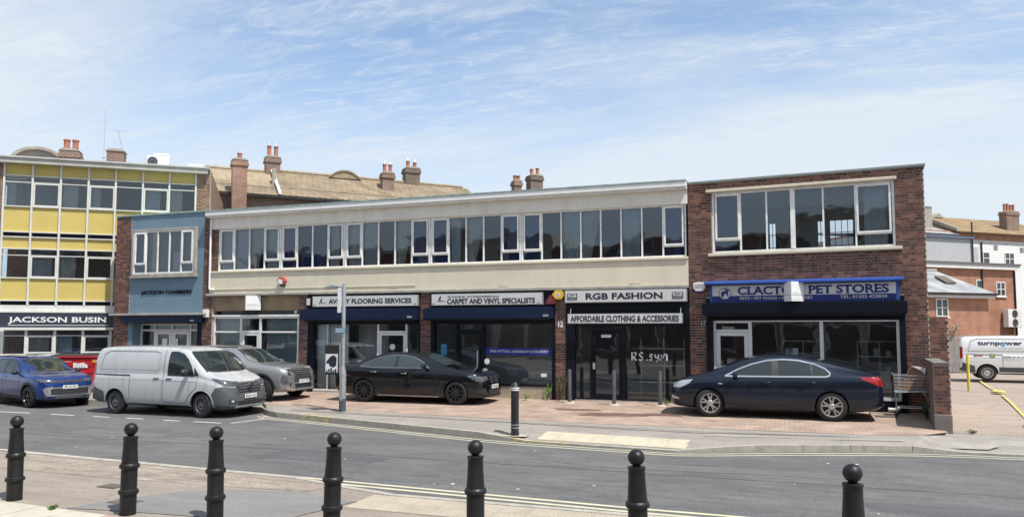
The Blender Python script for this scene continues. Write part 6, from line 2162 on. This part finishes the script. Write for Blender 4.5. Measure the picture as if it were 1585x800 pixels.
for d in ('L', 'R'):
    c.patch('side_window', WIN, d, m_carglass2)
    c.line('window_trim', WIN, d, .022, mat('satin_trim', (.28, .28, .29), .25, metal=.8, var=0), .010, closed=True)
    c.patch('door_pillar', [(.98, 1.0), (1.10, 1.0), (1.06, 1.375), (.97, 1.375)], d, m_trim, .009, sub=2)
    c.line('quarter_bar', [(.22, 1.03), (.28, 1.24)], d, .025, m_trim, .010)
    c.line('door_seam', [(1.04, 1.0), (1.05, .6), (1.08, .28), (2.2, .28), (2.38, .45), (2.36, .8), (2.2, 1.0)], d, .012, m_seam)
    c.line('door_seam', [(1.06, .30), (.55, .30), (.32, .60), (.05, .80), (-.1, 1.0)], d, .012, m_seam)
    c.line('sill_strip', [(2.45, .22), (.45, .22)], d, .03, mat('satin_sill', (.40, .40, .41), .25, metal=.7, var=0), .008)
    c.line('body_crease', [(2.3, .80), (.8, .83), (-.7, .86)], d, .012, pt, .008)
    c.patch('front_vent', [(2.46, .42), (2.50, .42), (2.60, .62), (2.56, .62)], d, m_trim, .008, sub=1)
    c.patch('head_lamp', [(3.76, .66), (3.72, .78), (3.48, .84), (3.30, .83), (3.45, .74), (3.60, .66)], d, m_lens2, .012)
    c.patch('tail_lamp', [(-1.08, .84), (-.70, .92), (-.72, .98), (-1.06, 1.0)], d, m_taillens, .012)
    c.line('arch_lip', arc(0, .338, .375, 5, 175), d, .02, pt, .008)
    c.line('arch_lip', arc(2.975, .338, .375, 5, 175), d, .02, pt, .008)
    c.patch('air_intake', [(3.80, .32), (3.78, .48), (3.60, .42), (3.60, .34)], d, m_trim, .009, sub=2)
c.patch('windscreen', [(-.62, 1.10), (.62, 1.10), (.50, 1.42), (-.50, 1.42)], 'F', m_carglass2, .006)
c.patch('rear_window', [(-.58, 1.14), (.58, 1.14), (.46, 1.42), (-.46, 1.42)], 'B', m_carglass, .006)
for s in (-1, 1):
    g_ = c.patch('kidney_grille', [(s * .03, .58), (s * .30, .60), (s * .33, .72), (s * .27, .80), (s * .04, .80)], 'F', m_trim, .012)
    for q in range(6):
        c.line('grille_bar', [(s * (.06 + q * .042), .61), (s * (.06 + q * .042), .785)], 'F', .008, m_grey_trim, .018, g_)
    c.patch('head_lamp', [(s * .42, .70), (s * .66, .68), (s * .66, .80), (s * .42, .80)], 'F', m_lens2, .010)
c.patch('lower_grille', [(-.55, .26), (.55, .26), (.62, .44), (-.62, .44)], 'F', m_trim, .008)
MB().lathe([(0, 0), (.04, 0), (.04, .008), (0, .008)], 18, (3.70, 0, .87), 'z').build('bonnet_badge', m_bright, c.root)
c.line('front_splitter', [(-.66, .24), (.66, .24)], 'F', .03, m_trim, .03)
c.wheels(.338, .25, 10, m_black_alloy, .24, 'single')
c.mirror(2.02, 1.05, pt)
c.handle(1.32, .86, MATS['satin_trim'])
c.handle(.32, .89, MATS['satin_trim'])
c.plate('YF67 MUX', .50)


# ---------- vans
def van(name, label, loc, rz, scale, main):
    S = dict(axles=(0, 3.2), wr=.335, arch=.385, hw=.96, cx=1.6, bow=.045,
             top=[(-.98, .42), (-.975, .9), (-.955, 1.35), (-.92, 1.66), (-.86, 1.80), (-.74, 1.865), (-.4, 1.895), (.8, 1.91), (1.7, 1.905), (2.2, 1.88), (2.42, 1.84), (2.58, 1.765), (2.8, 1.60), (3.1, 1.375), (3.28, 1.25), (3.42, 1.185), (3.65, 1.11), (3.86, 1.015), (3.98, .92), (4.05, .80), (4.09, .64), (4.105, .42)],
             bottom=[(-.98, .36), (-.8, .3), (0, .27), (3.0, .25), (3.8, .23), (4.1, .25)],
             belt=[(-.98, 1.1), (0, 1.13), (2.0, 1.10), (3.0, 1.06), (3.4, 1.0), (3.8, .88), (4.1, .6)],
             plan=[(-.98, .84), (-.95, .895), (-.8, .94), (0, .96), (2.6, .96), (3.2, .955), (3.6, .935), (3.85, .885), (3.98, .80), (4.06, .70), (4.105, .60)],
             roofw=[(-.98, .70), (-.9, .76), (0, .79), (1.8, .79), (2.4, .77), (2.8, .78), (3.2, .84), (3.6, .83), (3.9, .76), (4.05, .62), (4.105, .5)])
    if main:
        pt = paint('van_silver_white', (.46, .47, .48), .08, .34, .55, (.20, .195, .18), coat=.8)
    else:
        pt = paint('clean_white', (.70, .70, .69), .05, .3)
    c = Car(name, label, 'van', loc, rz, S, pt, scale)
    dark = m_grey_trim
    for d in ('L', 'R'):
        s = 1 if d == 'L' else -1
        c.patch('cab_window', [(1.95, 1.12), (2.9, 1.12), (2.76, 1.36), (2.60, 1.55), (2.42, 1.69), (2.22, 1.745), (1.98, 1.745)], d, m_carglass)
        c.patch('quarter_window', [(2.93, 1.13), (3.08, 1.13), (2.97, 1.25), (2.86, 1.34)], d, m_carglass)
        c.line('window_seal', [(1.95, 1.12), (2.9, 1.12), (2.76, 1.36), (2.60, 1.55), (2.42, 1.69), (2.22, 1.745), (1.98, 1.745)], d, .03, m_trim, .008, closed=True)
        pan = [(-.66, 1.22), (1.62, 1.22), (1.62, 1.72), (1.45, 1.77), (-.35, 1.77), (-.55, 1.68)]
        c.line('panel_swage', pan, d, .025, pt, .014, closed=True)
        c.line('swage_shade_line', [(p[0] * .985 + .01, 1.5 + (p[1] - 1.5) * .93) for p in pan], d, .02, m_seam if not main else mat('swage_shadow', (.30, .31, .32), .5, var=0), .006, closed=True)  # flat darker ribbon inside the swage: its shade is put in as colour
        c.line('sliding_rail', [(-.82, 1.10), (.55, 1.09)], d, .03, m_trim, .008)
        c.line('door_seam', [(1.80, 1.80), (1.80, .40)], d, .014, m_seam)
        c.line('door_seam', [(.55, 1.08), (.55, .45)], d, .012, m_seam)
        c.line('door_seam', [(1.80, .38), (2.62, .38), (2.80, .62), (3.02, .80), (3.04, 1.10), (2.9, 1.13)], d, .014, m_seam)
        c.line('waist_crease', [(-.7, .98), (1.8, .99), (3.0, .97)], d, .014, pt, .010)
        c.patch('sill', [(.42, .26), (2.78, .26), (2.78, .32), (.42, .32)], d, m_trim, .006, sub=6)
        if main:
            c.line('arch_lip', arc(0, .335, .42, -4, 184), d, .05, pt, .016)
            c.line('arch_lip', arc(3.2, .335, .42, -4, 184), d, .05, pt, .016)
        else:
            c.patch('rub_strip', [(.42, .38), (2.78, .36), (2.78, .56), (.42, .58)], d, dark, .007, sub=6)
        c.patch('rear_bumper_side', [(-.97, .34), (-.42, .34), (-.44, .62), (-.97, .80)], d, dark, .010)
        c.patch('front_bumper_side', [(3.60, .27), (4.08, .27), (4.08, .80), (3.90, .84), (3.66, .80), (3.55, .62)], d, dark, .010)
        c.patch('tail_lamp', [(-.95, .92), (-.84, .95), (-.84, 1.42), (-.93, 1.42)], d, m_taillens, .012, sub=3)
        c.handle(2.02, 1.02, m_trim, .2)
        if main:
            c.handle(1.55, 1.02, m_trim, .2)
    for s in (-1, 1):
        c.patch('bumper_corner', [(s * a_, z_) for a_, z_ in ((-1.24, .27), (-.45, .27), (-.47, .60), (-.56, .78), (-.75, .83), (-1.24, .80))], s * 38, dark, .0115, sub=8)
        c.patch('head_lamp', [(s * a_, z_) for a_, z_ in ((-1.16, .83), (-.80, .86), (-.46, 1.06), (-.62, 1.03), (-1.0, .96), (-1.16, .95))], s * 38, m_lens2 if main else m_lens, .018, sub=5)
    c.patch('windscreen', [(-.80, 1.25), (-.72, 1.22), (.72, 1.22), (.80, 1.25), (.70, 1.70), (.64, 1.76), (-.64, 1.76), (-.70, 1.70)], 'F', m_carglass, .008)
    c.patch('windscreen_surround', [(-.82, 1.20), (.82, 1.20), (.80, 1.245), (-.80, 1.245)], 'F', m_trim, .009)
    c.line('wiper', [(.45, 1.235), (-.15, 1.29)], 'F', .02, m_black, .02)
    c.line('wiper', [(-.2, 1.235), (-.68, 1.30)], 'F', .02, m_black, .02)
    c.patch('front_bumper', [(-.72, .26), (.72, .26), (.80, .50), (.74, .80), (-.74, .80), (-.80, .50)], 'F', dark, .012)
    gr_ = c.patch('grille', [(-.42, .66), (.42, .66), (.50, .80), (.52, .93), (-.52, .93), (-.50, .80)], 'F', m_trim, .018)
    for z in (.70, .77, .84, .90):
        c.line('grille_bar', [(-.46, z), (.46, z)], 'F', .03, dark, .030, gr_)
    for s in (-1, 1):
        c.patch('fog_lamp_bay', [(s * .56, .38), (s * .74, .40), (s * .76, .50), (s * .60, .50)], 'F', m_trim, .02)
        c.patch('fog_lamp', [(s * .64, .42), (s * .71, .42), (s * .71, .48), (s * .64, .48)], 'F', m_lens, .028)
    c.patch('lower_grille', [(-.46, .32), (.46, .32), (.56, .44), (-.56, .44)], 'F', m_trim, .018)
    c.line('bumper_lip', [(-.60, .30), (.60, .30)], 'F', .04, mat('silver_lip', (.2, .21, .22), .45, var=.1), .024)
    if main:
        p, n = c.hit(0, .80, 'F')
        em = MB().lathe([(.098, 0), (.115, 0), (.115, .02), (.098, .02), (.098, 0)], 26, (p.x + .05, 0, .80), 'x')
        for q in range(3):
            a = math.pi / 2 + q * 2 * math.pi / 3
            tip = (math.cos(a) * .105, .80 + math.sin(a) * .105)
            l, r_ = (math.cos(a + 1.2) * .03, .80 + math.sin(a + 1.2) * .03), (math.cos(a - 1.2) * .03, .80 + math.sin(a - 1.2) * .03)
            em.prism([(0, .80), l, tip, r_], 'x', p.x + .052, p.x + .068)
        em.build('star_emblem', m_bright, c.root)
        c.plate('BG69 VAO', .56, 'F', .50, .045)
    c.wheels(.335, .215, 12, mat('steel_wheel', (.10, .10, .105), .5, metal=.4, var=.15) if main else m_alloy, .215, 'steel', R(-6) if main else 0)
    if not main:
        pass
    c.mirror(2.72, 1.17, m_trim, .15)
    return c


cv = van('delivery_van', 'dusty white panel van with grey bumper parked at the kerb', (-18.17, 17.76, ROAD_Z), 0, (.962, 1.0, 1.02), True)
cw = van('lettered_van', 'clean white panel van with dark lettering in the yard at right', (7.75, 36.80, -.0), R(-4), (1., 1., .96), False)
d = 'R'
for (x0, x1, z0, z1, s_, mm, bo) in ((-.30, 1.26, 1.46, 1.66, 'turnpower', mat('van_ink', (.02, .03, .05), .5), .03), (.55, 1.30, .98, 1.05, '03006 41 41 41', mat('van_ink2', (.10, .11, .13), .5), .02),
                                     (.55, 1.20, .88, .93, 'turnpower.co.uk', mat('van_ink3', (.06, .14, .22), .5), 0), (.42, 1.25, 1.36, 1.40, 'renewable energy solutions', MATS['van_ink3'], 0)):
    t = text(s_, x0, x1, z0, z1, 0, mm, cw.root, 'lettering', bold=bo)
    for v in t.data.vertices:       # lay the letters on the van's side
        p, n = cw.hit(v.co.x, v.co.z, d)
        v.co = p + n * (.012 + abs(v.co.y) * .2)
cw.patch('round_mark', [(.60 + .075 * math.cos(a * .52), 1.53 + .075 * math.sin(a * .52)) for a in range(12)], d, mat('mark_blue', (.12, .3, .45), .5), .0145, sub=1)
cw.patch('badge', [(.10, .98), (.28, .98), (.28, 1.13), (.10, 1.13)], d, mat('badge_green', (.10, .11, .03), .5), .012, sub=1)
cw.patch('badge_diamond', [(.13, 1.0), (.24, 1.04), (.24, 1.10), (.13, 1.07)], d, mat('badge_yellow', (.5, .42, .05), .5), .016, sub=1)
cw.line('cross_mark', [(-.46, 1.05), (-.14, 1.05)], d, .03, mat('mark_red', (.4, .04, .05), .5), .012)
cw.line('cross_mark', [(-.42, 1.0), (-.42, 1.10)], d, .03, m_ink, .013)


# ---------- SUVs
def suv(name, label, loc, rz, scale, pt, kind):
    S = dict(axles=(0, 2.70), wr=.355, arch=.40, hw=.925, cx=1.2,
             top=[(-.92, .5), (-.915, .8), (-.88, 1.05), (-.78, 1.28), (-.62, 1.47), (-.45, 1.54), (0, 1.60), (.7, 1.625), (1.15, 1.61), (1.45, 1.56), (1.65, 1.485), (2.0, 1.30), (2.3, 1.15), (2.42, 1.105), (2.6, 1.085), (3.0, 1.045), (3.3, .98), (3.45, .91), (3.54, .80), (3.58, .62), (3.585, .42)],
             bottom=[(-.92, .38), (-.6, .28), (.5, .22), (2.3, .22), (3.2, .24), (3.58, .28)],
             belt=[(-.92, .95), (-.6, 1.08), (.5, 1.06), (1.6, 1.03), (2.5, 1.0), (3.0, .97), (3.4, .87), (3.58, .6)],
             plan=[(-.92, .66), (-.88, .80), (-.75, .87), (0, .92), (2.4, .925), (2.9, .90), (3.25, .84), (3.42, .75), (3.53, .62), (3.585, .50)],
             roofw=[(-.92, .5), (-.7, .64), (0, .66), (1.2, .65), (1.8, .67), (2.3, .74), (2.7, .80), (3.2, .76), (3.5, .58), (3.58, .45)])
    c = Car(name, label, 'car', loc, rz, S, pt, scale)
    WIN = [(2.02, 1.06), (1.75, 1.27), (1.5, 1.41), (1.2, 1.49), (.6, 1.51), (0, 1.46), (-.4, 1.36), (-.55, 1.22), (-.35, 1.10), (.6, 1.075)]
    for d in ('L', 'R'):
        c.patch('side_window', WIN, d, m_carglass)
        c.patch('door_pillar', [(.85, 1.07), (.97, 1.07), (.95, 1.5), (.85, 1.5)], d, m_trim, .009, sub=2)
        c.line('window_trim', WIN, d, .02, m_trim if kind == 'blue' else m_bright, .010, closed=True)
        c.line('roof_rail', [(1.35, 1.585), (.6, 1.60), (-.3, 1.57)], d, .03, m_alloy, .03)
        c.line('door_seam', [(.92, 1.07), (.92, .36), (1.9, .36), (2.12, .55), (2.14, .9), (2.05, 1.05)], d, .012, m_seam)
        c.line('door_seam', [(.92, .38), (.45, .40), (.30, .72), (-.1, 1.0)], d, .012, m_seam)
        c.patch('sill_cladding', [(.42, .235), (2.28, .235), (2.28, .36), (.42, .38)], d, m_trim, .008, sub=6)
        c.line('arch_cladding', arc(0, .355, .43, -2, 182), d, .07, m_trim, .010)
        c.line('arch_cladding', arc(2.70, .355, .43, -2, 182), d, .07, m_trim, .010)
        c.patch('tail_lamp', [(-.90, .98), (-.60, 1.02), (-.66, 1.10), (-.86, 1.10)], d, m_taillens, .012, sub=2)
        if kind == 'blue':
            c.patch('head_lamp', [(3.53, .80), (3.50, .88), (3.26, .93), (3.10, .93), (3.30, .84)], d, m_lens2, .014)
            c.patch('silver_blade', [(3.55, .42), (3.50, .62), (3.42, .62), (3.47, .42)], d, m_alloy, .016, sub=2)
        else:
            c.patch('lamp_strip', [(3.50, .92), (3.46, .95), (3.15, .985), (3.15, .97)], d, m_lens, .012, sub=2)
            c.patch('head_lamp', [(3.56, .50), (3.54, .74), (3.38, .78), (3.32, .60), (3.42, .50)], d, m_lens2, .016)
    c.patch('windscreen', [(-.72, 1.12), (.72, 1.12), (.68, 1.25), (.57, 1.52), (-.57, 1.52), (-.68, 1.25)], 'F', m_carglass, .008)
    c.patch('rear_window', [(-.60, 1.15), (.60, 1.15), (.52, 1.46), (-.52, 1.46)], 'B', m_carglass, .008)
    if kind == 'blue':
        c.patch('roof_panel', [(-.30, -.56), (1.36, -.56), (1.36, .56), (-.30, .56)], 'T', m_black, .006)
        g_ = c.patch('upper_grille', [(-.52, .80), (.52, .80), (.55, .87), (-.55, .87)], 'F', m_trim, .010)
        c.line('badge_bar', [(-.06, .79), (0, .885)], 'F', .03, m_trim, .03)
        c.line('badge_bar', [(.06, .79), (0, .885)], 'F', .03, m_trim, .03)
        c.patch('lower_grille', [(-.50, .42), (.50, .42), (.56, .60), (-.56, .60)], 'F', m_trim, .012)
        for z in (.46, .51, .56):
            c.line('grille_bar', [(-.5, z), (.5, z)], 'F', .012, m_grey_trim, .02)
        c.patch('skid_panel', [(-.66, .27), (.66, .27), (.70, .40), (-.70, .40)], 'F', m_grey_trim, .012)
        c.line('silver_bumper', [(-.66, .40), (-.56, .405), (.56, .405), (.66, .40)], 'F', .035, m_alloy, .022)
        c.line('silver_bumper', [(-.70, .64), (.70, .64)], 'F', .05, m_alloy, .018)
        for s in (-1, 1):
            c.patch('silver_cheek', [(s * .55, .42), (s * .70, .46), (s * .72, .64), (s * .58, .64)], 'F', m_alloy, .018)
            c.patch('head_lamp', [(s * .48, .82), (s * .66, .80), (s * .66, .90), (s * .48, .90)], 'F', m_lens2, .014)
        c.plate('J8 JUD', .66, 'F', .46, .03)
    else:
        g_ = c.patch('grille', [(-.60, .56), (.60, .56), (.66, .80), (.60, .94), (-.60, .94), (-.66, .80)], 'F', m_trim, .010)
        for r_ in range(6):
            for q in range(13):
                y = -.58 + q * .095 + (r_ % 2) * .048
                z = .60 + r_ * .06
                if abs(y) < .60:
                    c.line('grille_gem', [(y - .032, z + .014), (y, z - .008), (y + .032, z + .014)], 'F', .020, m_alloy, .022, g_)
        c.patch('lower_grille', [(-.60, .36), (.60, .36), (.62, .50), (-.62, .50)], 'F', m_trim, .012)
        c.line('skid_panel', [(-.70, .40), (-.52, .33), (.52, .33), (.70, .40)], 'F', .07, m_alloy, .022)
        for s in (-1, 1):
            c.patch('head_lamp', [(s * .62, .52), (s * .74, .54), (s * .74, .76), (s * .66, .74)], 'F', m_lens2, .016)
        c.plate('LX21 FJP', .56, 'F', .50, .03)
    c.wheels(.355, .255, 5, m_black_alloy if kind == 'blue' else m_alloy, .225, 'twin')
    c.mirror(2.0, 1.07, m_black if kind == 'blue' else pt, .10)
    c.handle(1.1, .95, pt)
    c.handle(.15, .97, pt)
    return c


suv('blue_suv', 'bright blue compact SUV with black roof at the left edge', (-24.35, 18.65, ROAD_Z), R(-15), .965, paint('bright_blue', (.004, .028, .16), .2, .3, coat=1.0, spec=.3), 'blue')
suv('grey_suv', 'grey SUV with wide patterned grille parked behind the white van', (-17.68, 20.1, -.05), R(0), 1.0, paint('mid_grey', (.25, .255, .262), .4, .32), 'grey')
